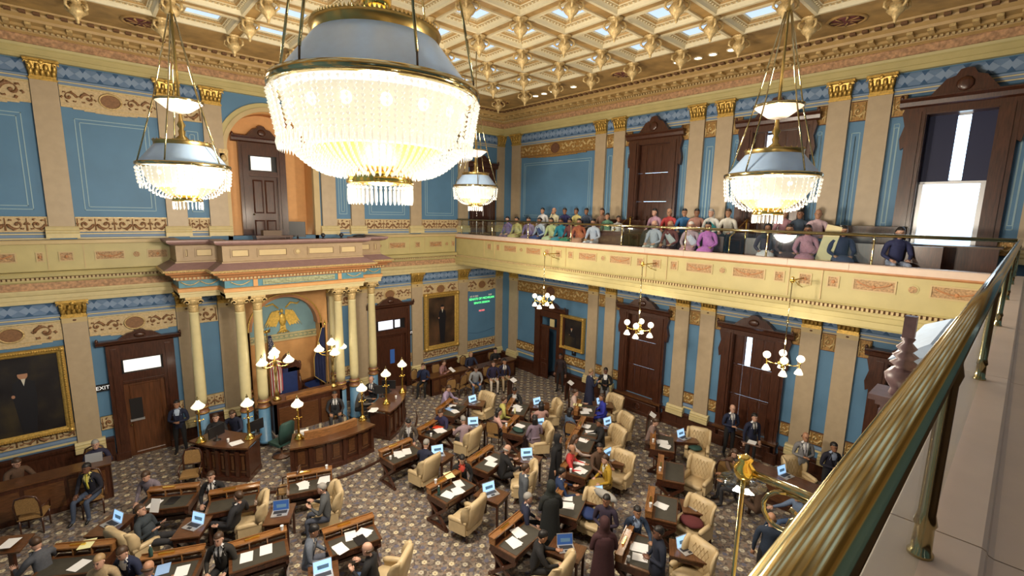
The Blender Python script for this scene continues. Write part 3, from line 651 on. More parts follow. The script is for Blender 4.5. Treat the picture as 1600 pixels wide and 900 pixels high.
def window(n,c,lo,mode):
    z0,z1=(.72,3.85) if lo else (6.9,10.05)
    d=MB(); ct=3.98 if lo else 10.2; pk=4.56 if lo else 10.95; zb=0 if lo else 6.42
    for s_ in (-1,1):
        d.bx(*sorted((c+s_*.62,c+s_*.95)),-.06,.12,zb,ct); d.bx(*sorted((c+s_*.69,c+s_*.86)),-.09,-.05,zb+.7,ct-.1); d.bx(*sorted((c+s_*.60,c+s_*.66)),-.02,.45,z0,z1)
        d.bx(*sorted((c+s_*.62,c+s_*1.0)),-.10,.12,zb,zb+.35)
        d.plate([(c+s_*.95,ct-.9),(c+s_*1.02,ct-.95),(c+s_*1.06,ct-.7),(c+s_*.99,ct-.4),(c+s_*1.06,ct-.1),(c+s_*1.02,ct),(c+s_*.93,ct)][::(-1 if s_<0 else 1)],-.05,.1)
    d.bx(c-.95,c+.95,-.05,.12,z1,ct+.02); d.bx(c-.64,c+.64,-.02,.45,z1-.02,z1+.05)
    pediment(d,c,1.12,ct,ct+.22,pk,-.16,.12)
    o=d.build('window_%d'%n,mWOOD,rz=-PI/2,kind='structure')
    s=MB(); s.bx(c-.98,c+.98,-.16,.40,z0-.10,z0-.02); s.build('window_sill',mWOODM if lo else mWOOD,o)
    p=MB(); p.bx(c-.9,c+.9,-.06,.12,zb,z0-.1); p.rings([[(c-a,y,zb+b),(c+a,y,zb+b),(c+a,y,z0-.1-b),(c-a,y,z0-.1-b)] for a,b,y in ((.8,.08,-.06),(.77,.11,-.085),(.7,.16,-.07))],0,False,True)
    p.tube([(c+.12*math.cos(t),-.085,(zb+z0)/2-.05+.12*math.sin(t)) for t in [2*PI*i/12 for i in range(13)]],.02,5); p.build('panel_below',mWOOD,o)
    # sash and pane
    s=MB()
    for x in (c-.60,c-.02,c+.56): s.bx(x,x+.04,.36,.40,z0,z1) if x!=c-.02 else None
    s.bx(c-.6,c+.6,.36,.40,z0,z0+.06); s.bx(c-.6,c+.6,.36,.40,(z0+z1)/2-.03,(z0+z1)/2+.03); s.bx(c-.6,c+.6,.36,.40,z1-.06,z1); s.build('sash',mWOOD if mode!='open' else mSILV,o)
    MB().bx(c-.6,c+.6,.375,.382,z0,z1).build('window_pane',mPANE,o)
    H=z1-z0
    if mode!='open':
        xs=[-.6,-.3,0,.3,.6]
        for k in range(4):
            x0,x1=c+xs[k]+.001+(.003 if k==1 else 0),c+xs[k+1]-.002
            for half,(a,b) in enumerate(((0,.36),(.362,.68),(.682,1))):
                za,zb_=z0+H*a,z0+H*b-.002
                if mode=='slit' and k==1 and half==2: x1q=x0+.04; panel=(x0,x1q)
                else: panel=(x0,x1)
                if mode=='slit' and k==1 and half==1: za+=0; 
                m=MB(); m.bx(panel[0],panel[1],.12,.15,za,zb_)
                if panel[1]-panel[0]>.1: m.bx(panel[0]+.05,panel[1]-.05,.105,.12,za+.06,zb_-.06)
                m.build('shutter_leaf',mWOOD,o)
                if mode=='slit' and k==1 and half==2: 
                    m=MB(); m.bx(x0+.21,x1,.12,.15,za,zb_); m.build('shutter_leaf',mWOOD,o)
    else:
        zs=8.47; m=MB()
        m.bx(c-.60,c-.07,.30,.315,zs,z1-.03); m.bx(c+.16,c+.60,.30,.315,zs,z1-.03); m.build('roller_shade',mSHD,o)
        MB().bx(c-.6,c+.6,.27,.31,zs-.06,zs).build('shade_bar',mSILV,o)
        s=MB(); s.bx(c-.60,c-.5,.2,.3,z0,zs-.05); s.bx(c+.5,c+.60,.2,.3,z0,zs-.05); s.build('window_jamb',mSILV,o)
    return o
mSHD=mat('navy roller shade',(.012,.016,.06),.6)
modes={(0,1):'closed',(1,1):'slit',(2,1):'closed',(0,0):'closed',(1,0):'slit',(2,0):'open'}
n=1
for i,c in enumerate(WIN[:3]):
    for lo in (1,0): window(n,c,lo,modes[(i,lo)]); n+=1
# facade across the street, seen through the glass
b=MB(); b.bx(38,40,-45,20,-6,9); 
fb=b.build('office_building',mat('pale stone facade',(.55,.50,.40),.8),label='pale stone office building outside the bright window',cat='building')
for i in range(12):
    for k in range(4): MB().bx(37.9,38.02,-40+i*4.2,-38.2+i*4.2,-3+k*3,-1.2+k*3).build('window',mSILV if (i+k)%2 else mBLUED,fb)
# exit signs and wall sign
def textobj(s,size,mt_,parent,loc,rx=PI/2,rz=0,ext=.004):
    cu=bpy.data.curves.new('letters','FONT'); cu.body=s; cu.size=size; cu.extrude=ext; cu.align_x='CENTER'; cu.align_y='CENTER'
    o=bpy.data.objects.new('letters',cu); COL.objects.link(o); bpy.context.view_layer.update()
    me=bpy.data.meshes.new_from_object(o); bpy.data.objects.remove(o); bpy.data.curves.remove(cu); me.materials.clear(); me.materials.append(mt_)
    q=link('letters',me,parent,loc); q.rotation_euler=(rx,0,rz); return q
for x,z,l in ((-15.17,2.29,'black EXIT sign with white letters left of the near walnut door'),(-5.17,2.34,'black EXIT sign with white letters beside the far walnut door')):
    s=MB().bx(-.14,.14,-.03,.02,-.1,.1).build('exit_sign',mEXIT,None,(x,.06,z),label=l,cat='sign'); textobj('EXIT',.15,mLET,s,(0,-.032,0))
m=MB().bx(-.11,.11,-.01,.02,-.12,.12).build('wall_plaque',mBLACK,None,(.06,-4.79,1.6),-PI/2,label='small dark blue plaque below the gilt framed portrait on the right wall',cat='sign')
MB().sph((0,-.012,.03),(.04,.006,.05),8,4).build('plaque_mark',mBLUED,m)
# lettered voting display on the blue panel near the corner
vb=MB().bx(-.86,.86,0,.02,0,2.6).build('voting_display',mBLUE,None,(-1.17,.075,1.2),label='blue display board with green and red lit lettering by the corner',cat='display')
textobj('AO 12 2023',.10,mBUFFL,vb,(-.48,-.005,2.36)); textobj('10:40',.10,mBUFFL,vb,(.5,-.005,2.36))
textobj('SENATE OF MICHIGAN',.15,mGREEN,vb,(0,-.005,2.22)); textobj('SENATE SESSION',.13,mGREEN,vb,(0,-.005,2.02)); textobj('RECESS',.11,mREDL,vb,(0,-.005,1.62))
m=MB(); m.tube([(-.8,-.005,.62),(-.3,-.005,.52),(.3,-.005,.56),(.82,-.005,.66)],.006,4); m.build('cable',mDIAD,vb)
# ================= portraits =================
mOIL1=portrait_mat('dark oil painting ground',(.010,.008,.010),(.020,.017,.017),(.05,.038,.02)); mOIL2=portrait_mat('brown oil painting ground',(.018,.012,.01),(.06,.035,.02),(.12,.06,.03))
mSKINP=mat('painted face',(.42,.22,.13),.5); mCOATP=mat('painted black coat',(.008,.008,.012),.5); mLINENP=mat('painted linen',(.6,.58,.5),.5)
def portrait(x0,x1,z0,z1,fw,label,ground,rz=None,fig=(.5,.8,.1,'stand')):
    cx,cz=(x0+x1)/2,(z0+z1)/2; w,h=x1-x0,z1-z0
    o=empty('framed_portrait',(cx,0,cz) if rz is None else (0,-cx,cz),rz or 0,label=label,cat='painting')
    f=MB(); 
    f.rings([[(-w/2+a,y,-h/2+a),(w/2-a,y,-h/2+a),(w/2-a,y,h/2-a),(-w/2+a,y,h/2-a)] for a,y in ((0,.08),(0,-.02),(fw*.15,-.09),(fw*.4,-.10),(fw*.55,-.06),(fw*.8,-.05),(fw,-.02),(fw,.04))],0,False,False)
    for sx in (-1,1):
        for sz in (-1,1): f.sph((sx*(w/2-fw*.35),-.08,sz*(h/2-fw*.35)),(fw*.42,.06,fw*.42),8,5)
    n=int((w+h)/.12)
    for i in range(n):
        t=i/n
        for s_ in(-1,1):
            f.octa((-w/2+fw*.3+(w-fw*.6)*t,-.10,s_*(h/2-fw*.3)),.025,.025); f.octa((s_*(w/2-fw*.3),-.10,-h/2+fw*.3+(h-fw*.6)*t),.025,.025)
    f.build('frame',mGOLD,o)
    MB().bx(-w/2+fw*.9,w/2-fw*.9,.0,.04,-h/2+fw*.9,h/2-fw*.9).build('canvas',ground,o)
    px,pz,sc,kind=fig; W_=w-2*fw; H=h-2*fw
    m=MB(); hx=-W_/2+W_*px; hz=-H/2+H*pz; k=sc*h
    m.plate([(hx+math.cos(2*PI*i/14)*k*.42,hz+math.sin(2*PI*i/14)*k*.55) for i in range(14)],-.006,0,0)
    m.plate([(hx+math.cos(PI*i/8)*k*.45,hz+.15*k+math.sin(PI*i/8)*k*.5) for i in range(9)],-.008,0,1)
    bot=-H/2+.05
    if kind=='stand': m.plate([(hx-k*.9,hz-k*.9),(hx-k*1.0,hz-k*2.6),(hx-k*.6,bot),(hx+k*.6,bot),(hx+k*.95,hz-k*2.6),(hx+k*.9,hz-k*.9),(hx+k*.3,hz-k*.5),(hx-k*.3,hz-k*.5)],-.004,0,1)
    else: m.plate([(hx-k*.9,hz-k*.9),(hx-k*1.1,hz-k*3),(hx+k*1.8,hz-k*3.2),(hx+k*2.0,bot+.1),(hx-k*.9,bot),(hx+k*.9,bot),(hx+k*2.2,hz-k*2.6),(hx+k*.9,hz-k*1),(hx+k*.3,hz-k*.5),(hx-k*.3,hz-k*.5)][:4]+[(hx+k*2.2,bot),(hx+k*2.2,hz-k*2.4),(hx+k*.9,hz-k*.9),(hx,hz-k*.45)],-.004,0,1)
    m.plate([(hx-k*.18,hz-k*.45),(hx+k*.0,hz-k*1.3),(hx+k*.2,hz-k*.45)],-.007,0,2)
    m.plate([(hx-k*.95+math.cos(2*PI*i/8)*k*.16,hz-k*2.4+math.sin(2*PI*i/8)*k*.2) for i in range(8)],-.007,0,0)
    m.build('painted_figure',[mSKINP,mCOATP,mLINENP],o); return o
portrait(-17.62,-15.86,1.24,3.68,.16,'large dark portrait of a standing man in a wide gilt frame at far left',mOIL1,None,(.52,.77,.095,'stand'))
portrait(-4.45,-2.62,1.36,3.96,.22,'tall gilt framed portrait of a standing man in black on the rostrum wall',mOIL2,None,(.52,.78,.075,'stand'))
portrait(4.06,5.36,1.70,3.22,.15,'small gilt framed portrait of a seated man on the right wall',mOIL1,-PI/2,(.45,.66,.075,'sit'))
# ================= portico over the rostrum =================
pt=empty('rostrum_portico',(0,0,0),label='columned rostrum portico with blue frieze carrying the small front balcony',cat='portico')
PLAN=[(-13.3,.1),(-13.3,-1.30),(-12.3,-1.30),(-12.3,-2.02),(-8.12,-2.02),(-8.12,-1.30),(-7.1,-1.30),(-7.1,.1)]
SG=[(-1,0),(-1,-1),(-1,-1),(-1,-1),(1,-1),(1,-1),(1,-1),(1,0)]
def prun(prof,name,mt_,parent=pt,**k):
    m=MB(); rs=[[(x+sx*d,y+sy*d,z) for (x,y),(sx,sy) in zip(PLAN,SG)] for d,z in prof]
    m.rings(rs,0,False,False,False); return m.build(name,mt_,parent,**k)
prun([(-.5,4.92),(0,4.92),(0,5.02),(.02,5.03),(.02,5.08)],'architrave',mBASE)
prun([(.02,5.08),(.04,5.09),(.04,5.18),(.06,5.2),(.0,5.21)],'architrave_band',mORANGE)
prun([(0,5.21),(0,5.42)],'frieze',mTEAL); 
prun([(0,5.42),(.05,5.43),(.06,5.52),(.16,5.54),(.2,5.60),(.3,5.64),(.32,5.69)],'bed_moulding',mTERRA)
prun([(.32,5.69),(.36,5.70),(.38,5.75),(.34,5.76)],'gilt_edge_moulding',mGOLDP)
prun([(.34,5.76),(.03,5.93)],'sloping_ledge',mPURP)
prun([(.03,5.93),(.03,5.97),(.0,5.98),(.0,6.42),(.06,6.44)],'parapet_face',mBROWNP)
prun([(.06,6.44),(.14,6.46),(.20,6.50),(.22,6.54),(.22,6.58),(.0,6.585),(-.15,6.585),(-.15,6.2)],'parapet_coping',mPURP)
m=MB()
for a,b in ((-13.3,-12.3),(-8.12,-7.1)): m.bx(a+.1,b-.1,-1.2,.1,5.9,6.1)
m.bx(-12.25,-8.17,-1.95,.8,5.9,6.1); m.bx(-12.3,-8.12,-2.0,.1,4.93,5.1); m.bx(-13.3,-7.1,-1.28,.1,4.93,5.1); m.build('balcony_deck',mORANGE,pt)
m=MB()
def along(step,d,fn):
    for (x0,y0),(x1,y1),(sx0,sy0),(sx1,sy1) in zip(PLAN,PLAN[1:],SG,SG[1:]):
        a=(x0+sx0*d,y0+sy0*d); b=(x1+sx1*d,y1+sy1*d); L=math.dist(a,b); n=max(1,int(L/step))
        for i in range(n): t=(i+.5)/n; fn(a[0]+(b[0]-a[0])*t,a[1]+(b[1]-a[1])*t)
along(.1,.085,lambda x,y:m.box((x,y,5.485),(.055,.055,.055))); m.build('dentil',mCREAM2,pt,kind='stuff')
m=MB(); along(.09,.37,lambda x,y:m.octa((x,y,5.71),.025,.025)); m.build('bead_moulding',mGOLDP,pt,kind='stuff')
# frieze panels, festoons
m=MB(); m.bx(-11.3,-9.12,-2.045,-2.02,5.24,5.40); m.tube([(-11.25+i*.1,-2.05,5.30+.03*math.sin(i*1.3)) for i in range(22)],.018,5); m.build('inscription_panel',mLUNG,pt)
def fest(x0,x1,y):
    m=MB(); m.tube([(x0+(x1-x0)*i/10,y-.02,5.385-.10*math.sin(PI*i/10)) for i in range(11)],.016,5); m.build('festoon',mGOLDP,pt)
for a in (-13.25,-12.78): fest(a,a+.45,-1.30)
for a in (-8.07,-7.6): fest(a,a+.45,-1.30)
for a in (-12.15,-8.7): fest(a,a+.5,-2.02)
for x in (-11.5,-8.95): MB().bx(x-.06,x+.06,-2.05,-2.0,5.22,5.42).build('frieze_block',mORANGE,pt)
def ppanel(x0,x1,y,round_=False):
    m=MB()
    if round_:
        c=(x0+x1)/2; m.plate([(c+.12*math.cos(2*PI*i/16),6.2+.12*math.sin(2*PI*i/16)) for i in range(16)],y-.02,y); m.sph((c,y-.02,6.2),(.08,.03,.08),10,5,1)
    else:
        m.rings([[(x0+a,y-d,6.08+a),(x1-a,y-d,6.08+a),(x1-a,y-d,6.34-a),(x0+a,y-d,6.34-a)] for a,d in ((0,0),(.0,.03),(.03,.03),(.04,.005))],0,False,False); m.bx(x0+.05,x1-.05,y-.02,y,6.13,6.29,1)
    m.build('parapet_panel',[mBROWNP,mCREAM2],pt)
for a,b,y,r_ in ((-13.12,-13.0,-1.30,0),(-12.85,-12.4,-1.30,0),(-12.1,-11.6,-2.02,0),(-11.4,-10.55,-2.02,0),(-10.4,-10.1,-2.02,1),(-9.95,-9.1,-2.02,0),(-8.9,-8.35,-2.02,0),(-8.0,-7.5,-1.30,0),(-7.35,-7.22,-1.30,0)): ppanel(a,b,y,r_)
# columns
m=MB(); m.lathe([(.145,0),(.15,.2),(.147,1.0),(.125,2.80),(.135,2.83),(.12,2.86)],20); SHAFT=m.mesh('column_shaft',mSHAFT)
m=MB(); m.lathe([(.125,0),(.13,.04),(.125,.08),(.135,.16),(.14,.22)],16); m.bx(-.2,.2,-.2,.2,.40,.46)
for sy in (-1,1):
    for s_ in (-1,1):
        m.tube([(s_*(.16+(.085-.009*k)*math.cos(k*.8)),sy*.16,.30+(.085-.009*k)*math.sin(k*.8)) for k in range(9)],.022,5)
        m.tube([(s_*.16,-.17,.30),(s_*.16,.17,.30)],.055,8)
m.lathe([(.15,.22),(.19,.30),(.2,.36),(.19,.4)],16); ICAP=m.mesh('capital',mGOLDP)
m=MB(); m.lathe([(.17,0),(.19,.03),(.19,.08),(.165,.10),(.16,.17),(.185,.20),(.185,.25),(.15,.28),(.145,.30)],18,m=0); m.lathe([(.186,.035),(.196,.05),(.186,.065)],18,m=1); m.lathe([(.186,.21),(.19,.225),(.186,.24)],18,m=1); COLR=m.mesh('collar',[mCOLLAR,mGOLD])
m=MB(); m.lathe([(.2,0),(.2,.08),(.17,.1),(.165,1.15)],18); PED=m.mesh('pedestal',mCOLB)
for x,y in ((-12.98,-1.12),(-11.93,-1.83),(-11.45,-1.83),(-8.97,-1.83),(-8.48,-1.83),(-7.42,-1.12),(-11.68,-.75),(-8.73,-.75)):
    c=link('column',SHAFT,pt,(x,y,1.60)); link('capital',ICAP,c,(0,0,2.86)); link('collar',COLR,c,(0,0,-.3)); link('pedestal',PED,c,(0,0,-1.45))
# things on the small balcony
b=empty('control_desk',(-10.6,-.9,6.1),label='small dark desk with a monitor on the front balcony by the upper door',cat='desk')
m=MB(); m.bx(-.6,.5,-.3,.2,.5,.56); m.bx(-.58,-.5,-.28,.18,0,.5); m.bx(.4,.48,-.28,.18,0,.5); m.bx(-.5,.4,.1,.14,.1,.5); m.build('desk_body',mWOOD,b)
m=MB().bx(-.35,.2,-.15,.15,.56,.72).build('equipment_case',mIRON,b)
c=empty('monitor',(-9.9,-1.0,6.1),R(-25),label='black display screen on a stand at the front balcony',cat='monitor')
MB().box((0,0,.75),(.5,.05,.5)).build('screen',mBLACK,c); MB().lathe([(.16,0),(.15,.02),(.03,.04),(.03,.55)],12).build('stand',mBLACK,c)
for i,x in enumerate((-9.45,-8.85,-7.95)):
    c=empty('round_speaker',(x,-1.42 if x>-8.2 else -2.05,6.585),label=('small black ball fixture on the balcony coping, nearest the monitor','small black ball fixture mid way along the balcony coping','low black device at the right end of the balcony coping')[i],cat='fixture',group=None)
    if i<2: MB().lathe([(.05,0),(.05,.02),(.02,.03),(.02,.05)],10).build('foot',mBLACK,c); MB().sph((0,0,.11),.07,10,7).build('ball',mBLACK,c)
    else: MB().lathe([(.16,0),(.17,.03),(.1,.07),(.02,.09)],14,sx=1.4).build('shell',mBLACK,c)
# ================= rostrum =================
CX,CY=-10.2,-1.2
def arcpts(r,a0,a1,n): return [(CX+r*math.cos(R(a0+(a1-a0)*i/n)),CY+r*math.sin(R(a0+(a1-a0)*i/n))) for i in range(n+1)]
d=MB(); d.slab(arcpts(3.95,200,340,36),0,.15); dais=d.build('floor_dais',mCARPET,kind='structure'); dais.name='trim_6'
d=MB(); d.slab(arcpts(4.0,200,340,36),0,.06); d.build('dais_nosing',mWOOD,dais)
d=MB(); d.slab([(-11.3,-2.3),(-9.0,-2.3),(-8.98,.4),(-11.3,.4)],.15,.45); d.build('dais_step',mCARPET,dais)
def arcslab(mb,r0,r1,a0,a1,z0,z1,n=12,m=0):
    o=arcpts(r1,a0,a1,n); i_=arcpts(r0,a0,a1,n)
    for k in range(n): mb.slab([i_[k],o[k],o[k+1],i_[k+1]],z0,z1,m)
def arc_desk(a0,a1,label,tiers):
    g=empty('curved_desk',(0,0,0),label=label,cat='desk')
    m=MB(); 
    if tiers==1: arcslab(m,2.75,3.62,a0-.6,a1+.6,1.10,1.15)
    else:
        arcslab(m,3.28,3.66,a0-.6,a1+.6,1.00,1.05)
    m.build('desk_top',mWOODM,g)
    if tiers==2:
        m=MB(); arcslab(m,3.16,3.28,a0+5.5,a1-5.5,1.0,1.27); m.build('raised_ledge',mWOODL,g)
        m=MB(); arcslab(m,2.72,3.16,a0+5.5,a1-5.5,.92,.97); m.build('writing_shelf',mWOODM,g)
        m=MB(); arcslab(m,2.72,3.3,a0-.6,a0+5.5,1.0,1.05); arcslab(m,2.72,3.3,a1-5.5,a1+.6,1.0,1.05); m.build('end_top',mWOODM,g)
    m=MB(); arcslab(m,3.42,3.50,a0,a1,.17,1.02 if tiers==2 else 1.10); arcslab(m,2.85,3.5,a0,a0+.8,.17,1.0,1); arcslab(m,2.85,3.5,a1-.8,a1,.17,1.0,1); m.build('front_board',mWOOD,g)
    m=MB(); arcslab(m,2.85,3.60,a0-.5,a1+.5,.15,.27); m.build('plinth',mWOOD,g)
    n=6 if tiers==1 else 5
    for i in range(n+1):
        a=a0+(a1-a0)*i/n; m=MB(); arcslab(m,3.5,3.57,a-.75,a+.75,.27,1.0,1); m.build('post',mWOOD,g)
    for i in range(n):
        aa=a0+(a1-a0)*(i+.2)/n; ab=a0+(a1-a0)*(i+.8)/n; m=MB(); arcslab(m,3.50,3.52,aa,ab,.38,.42,2); arcslab(m,3.5,3.52,aa,ab,.88,.92,2); arcslab(m,3.5,3.53,aa+.8,ab-.8,.46,.84,2); m.build('front_panel',mWOODM,g)
    return g
arc_desk(203,231,'curved walnut clerk desk left of the rostrum with two lamps',1)
arc_desk(249,287,'curved walnut secretary desk in front of the speaker with two lamps',2)
arc_desk(300,337,'curved walnut clerk desk right of the rostrum with monitors',1)
# speaker desk
g=empty('speaker_desk',(-10.18,-1.95,.45),label='raised walnut speaker desk between the candelabra under the arch',cat='desk')
m=MB(); m.bx(-1.12,1.12,-.32,.32,1.02,1.07); m.build('desk_top',mWOODM,g); m=MB(); m.bx(-.72,.72,-.3,-.22,1.07,1.2); m.build('raised_ledge',mWOODL,g)
m=MB(); m.bx(-1.08,1.08,-.28,-.22,-.3,1.02); m.bx(-1.08,-1.0,-.28,.28,-.3,1.02); m.bx(1.0,1.08,-.28,.28,-.3,1.02); m.build('front_board',mWOOD,g)
for k in range(3): MB().bx(-.95+.65*k,-.4+.65*k,-.31,-.27,.0,.85).build('front_panel',mWOODM,g)
# ================= lamps with milky shades =================
SHADE=MB(); SHADE.lathe([(.035,.20),(.05,.17),(.085,.12),(.17,.03),(.165,.0),(.13,-.035),(.06,-.045)],8,sm=False); SHADE=SHADE.mesh('lamp_shade',mSHADE)
FIN=MB(); FIN.lathe([(.02,0),(.035,.02),(.03,.05),(.012,.07),(.02,.09),(.005,.12)],8); FIN=FIN.mesh('finial',mBRASS)
def shade(parent,loc): s=link('lamp_shade',SHADE,parent,loc); link('finial',FIN,s,(0,0,.19)); return s
LB=MB(); LB.lathe([(.13,0),(.135,.03),(.09,.06),(.10,.09),(.05,.13),(.03,.18),(.035,.3),(.028,.34),(.025,.80),(.04,.83),(.02,.86),(.018,.98)],14); LBASE=LB.mesh('lamp_stem',mBRASSG)
LX=MB(); LX.tube([(-.1,0,.62),(.1,0,.62)],[.012,.012],6); LX.tube([(0,-.1,.62),(0,.1,.62)],.012,6); LX.sph((0,0,.62),.035,8,5); 
for a in (0,PI/2,PI,-PI/2): LX.sph((.1*math.cos(a),.1*math.sin(a),.62),.022,6,4)
LXM=LX.mesh('cross_ornament',mBRASSG)
def light(name,loc,power,rad,col=(1,.87,.70)):
    l=bpy.data.lights.new(name,'POINT'); l.energy=power; l.shadow_soft_size=rad; l.color=col
    o=bpy.data.objects.new(name,l); COL.objects.link(o); o.location=loc; return o
def desk_lamp(x,y,z,label):
    g=empty('desk_lamp',(x,y,z),label=label,cat='lamp'); link('lamp_stem',LBASE,g); link('cross_ornament',LXM,g); shade(g,(0,0,1.0)); light('lamp_bulb',(x,y,z+.90),P_SHADE,.05)
for x,y,z,l in ((-13.30,-2.85,1.15,'brass lamp with a milky shade at the left end of the left clerk desk'),(-12.25,-3.48,1.15,'brass lamp with a milky shade at the right end of the left clerk desk'),
    (-11.15,-4.15,1.05,'brass lamp with a milky shade at the left end of the secretary desk'),(-9.25,-4.15,1.05,'brass lamp with a milky shade at the right end of the secretary desk'),
    (-8.2,-3.68,1.15,'brass lamp with a milky shade at the front of the right clerk desk'),(-7.3,-3.14,1.15,'brass lamp with a milky shade at the far end of the right clerk desk')): desk_lamp(x,y,z,l)
def candelabrum(x,y,z,label,rot):
    g=empty('candelabrum',(x,y,z),label=label,cat='lamp')
    m=MB(); m.lathe([(.12,0),(.13,.04),(.08,.08),(.06,.14),(.085,.20),(.05,.28),(.035,.5),(.05,.62),(.03,.66),(.04,.85),(.06,.98),(.03,1.05),(.035,1.15),(.07,1.2),(.03,1.3),(.02,1.52)],14); m.build('stem',mBRASSD,g)
    shade(g,(0,0,1.52))
    for k in range(3):
        a=rot+k*2*PI/3; m=MB(); c,s_=math.cos(a),math.sin(a)
        m.tube([(0,0,1.18),(.15*c,.15*s_,1.10),(.32*c,.32*s_,1.12),(.42*c,.42*s_,1.17),(.43*c,.43*s_,1.28)],[.022,.02,.02,.02,.03],8); m.tube([(.05*c,.05*s_,1.28),(.25*c,.25*s_,1.22),(.4*c,.4*s_,1.2)],.012,6); m.build('arm',mBRASSG,g)
        shade(g,(.43*c,.43*s_,1.28))
    light('lamp_bulb',(x,y,z+1.42),P_SHADE*2.4,.15)
candelabrum(-11.1,-2.0,1.52,'brass candelabrum with milky shades at the left end of the speaker desk',R(200))
candelabrum(-9.3,-2.0,1.52,'brass candelabrum with milky shades at the right end of the speaker desk',R(20))
# ================= gasoliers hung from the balcony =================
def brackets(g,x,y,length):       # local frame of the gallery: wall side +y
    pass
def gasolier(x,y,ztop,zh,ax,label,lamp=True,full=True):
    g=empty('hanging_gas_lamp',(x,y,zh),label=label,cat='lamp',group=None)
    L=ztop-zh; dx,dy=ax
    m=MB(); m.tube([(0,0,0),(0,0,L)],.012,8); m.lathe([(.03,L*.5),(.03,L*.5+.05)],8); m.tube([(0,0,.5),(dx*.06,dy*.06,.55),(0,0,.6)],.01,5); m.build('rod',mBRASS,g)
    m=MB(); e=.66; z=L; e=.76 if full else .66; tr=.022 if not full else .018
    m.tube([(0,0,z),(dx*e,dy*e,z)],tr,10); 
    if not full:
        cx=.21
        m.tube([(dx*(cx+.12*math.cos(a)*(1-.045*i)),dy*(cx+.12*math.cos(a)*(1-.045*i)),z-.15+.12*math.sin(a)*(1-.045*i)) for i,a in enumerate([PI/2+.45*i for i in range(14)])],.012,8)
        m.tube([(dx*.21,dy*.21,z-.03),(dx*.40,dy*.40,z-.04),(dx*.64,dy*.64,z-.14)],.012,8); m.tube([(dx*(.27+.07*math.cos(a)),dy*(.3+.07*math.cos(a)),z-.2+.07*math.sin(a)) for a in [2*PI*i/12 for i in range(13)]],.01,6)
    else: m.tube([(dx*e,dy*e,z-.22),(dx*.4,dy*.4,z-.12),(dx*.2,dy*.2,z-.03)],.010,6); m.tube([(dx*(.45+.05*math.cos(a)),dy*(.45+.05*math.cos(a)),z-.1+.05*math.sin(a)) for a in [2*PI*i/10 for i in range(11)]],.008,5)
    m.build('wall_bracket',mBRASS if not full else mBRASSD,g)
    m=MB(); m.lathe([(.03,L-.05),(.05,L-.02),(.055,L+.02),(.03,L+.05),(.04,L+.07),(.01,L+.09)],12); m.build('knob',mBRASSG,g)
    if not full:
        m=MB(); m.lathe([(.02,L-.06),(.11,L-.075),(.115,L-.068),(.02,L-.05)],20); m.build('glass_dish',mGLASS,g)
    m=MB(); m.lathe([(.02,-.14),(.05,-.1),(.04,-.05),(.11,-.02),(.12,.03),(.06,.07),(.05,.14),(.02,.2)],14); m.build('hub',mBRASSG,g)
    for k in range(4):
        a=R(20)+k*PI/2; c,s_=math.cos(a),math.sin(a)
        m=MB(); m.tube([(.05*c,.05*s_,0),(.18*c,.18*s_,-.03),(.30*c,.30*s_,0),(.34*c,.34*s_,.02),(.34*c,.34*s_,.08)],.012,6); m.tube([(.33*c,.33*s_,0),(.33*c,.33*s_,-.08)],.012,6); arm=m.build('arm',mBRASSG,g)
        MB().sph((.34*c,.34*s_,.16),.085,14,9).build('globe',mGLOBE,arm)
        MB().lathe([(.03,-.07),(.05,-.1),(.085,-.17),(.09,-.2)],12,(.33*c,.33*s_,0),cap=False).build('bell_shade',mGLOBE,arm)
    if lamp: light('gas_light',(x,y,zh-.3),P_GLOBE*2,.1); light('gas_light',(x,y,zh+.45),P_GLOBE*2,.12)
gasolier(-3.5,-6.28,6.15,4.50,(1,0),'globe gas lamp hanging from the balcony nearest the corner')
gasolier(-3.5,-10.12,6.15,4.27,(1,0),'globe gas lamp hanging from the middle of the balcony')
gasolier(-3.5,-13.95,6.15,4.22,(1,0),'globe gas lamp hanging from the balcony nearest the viewer')
gasolier(-12.62,-16.52,6.17,4.25,(0,-1),'brass bracket lamp on a pole below the foreground rail',True,False)
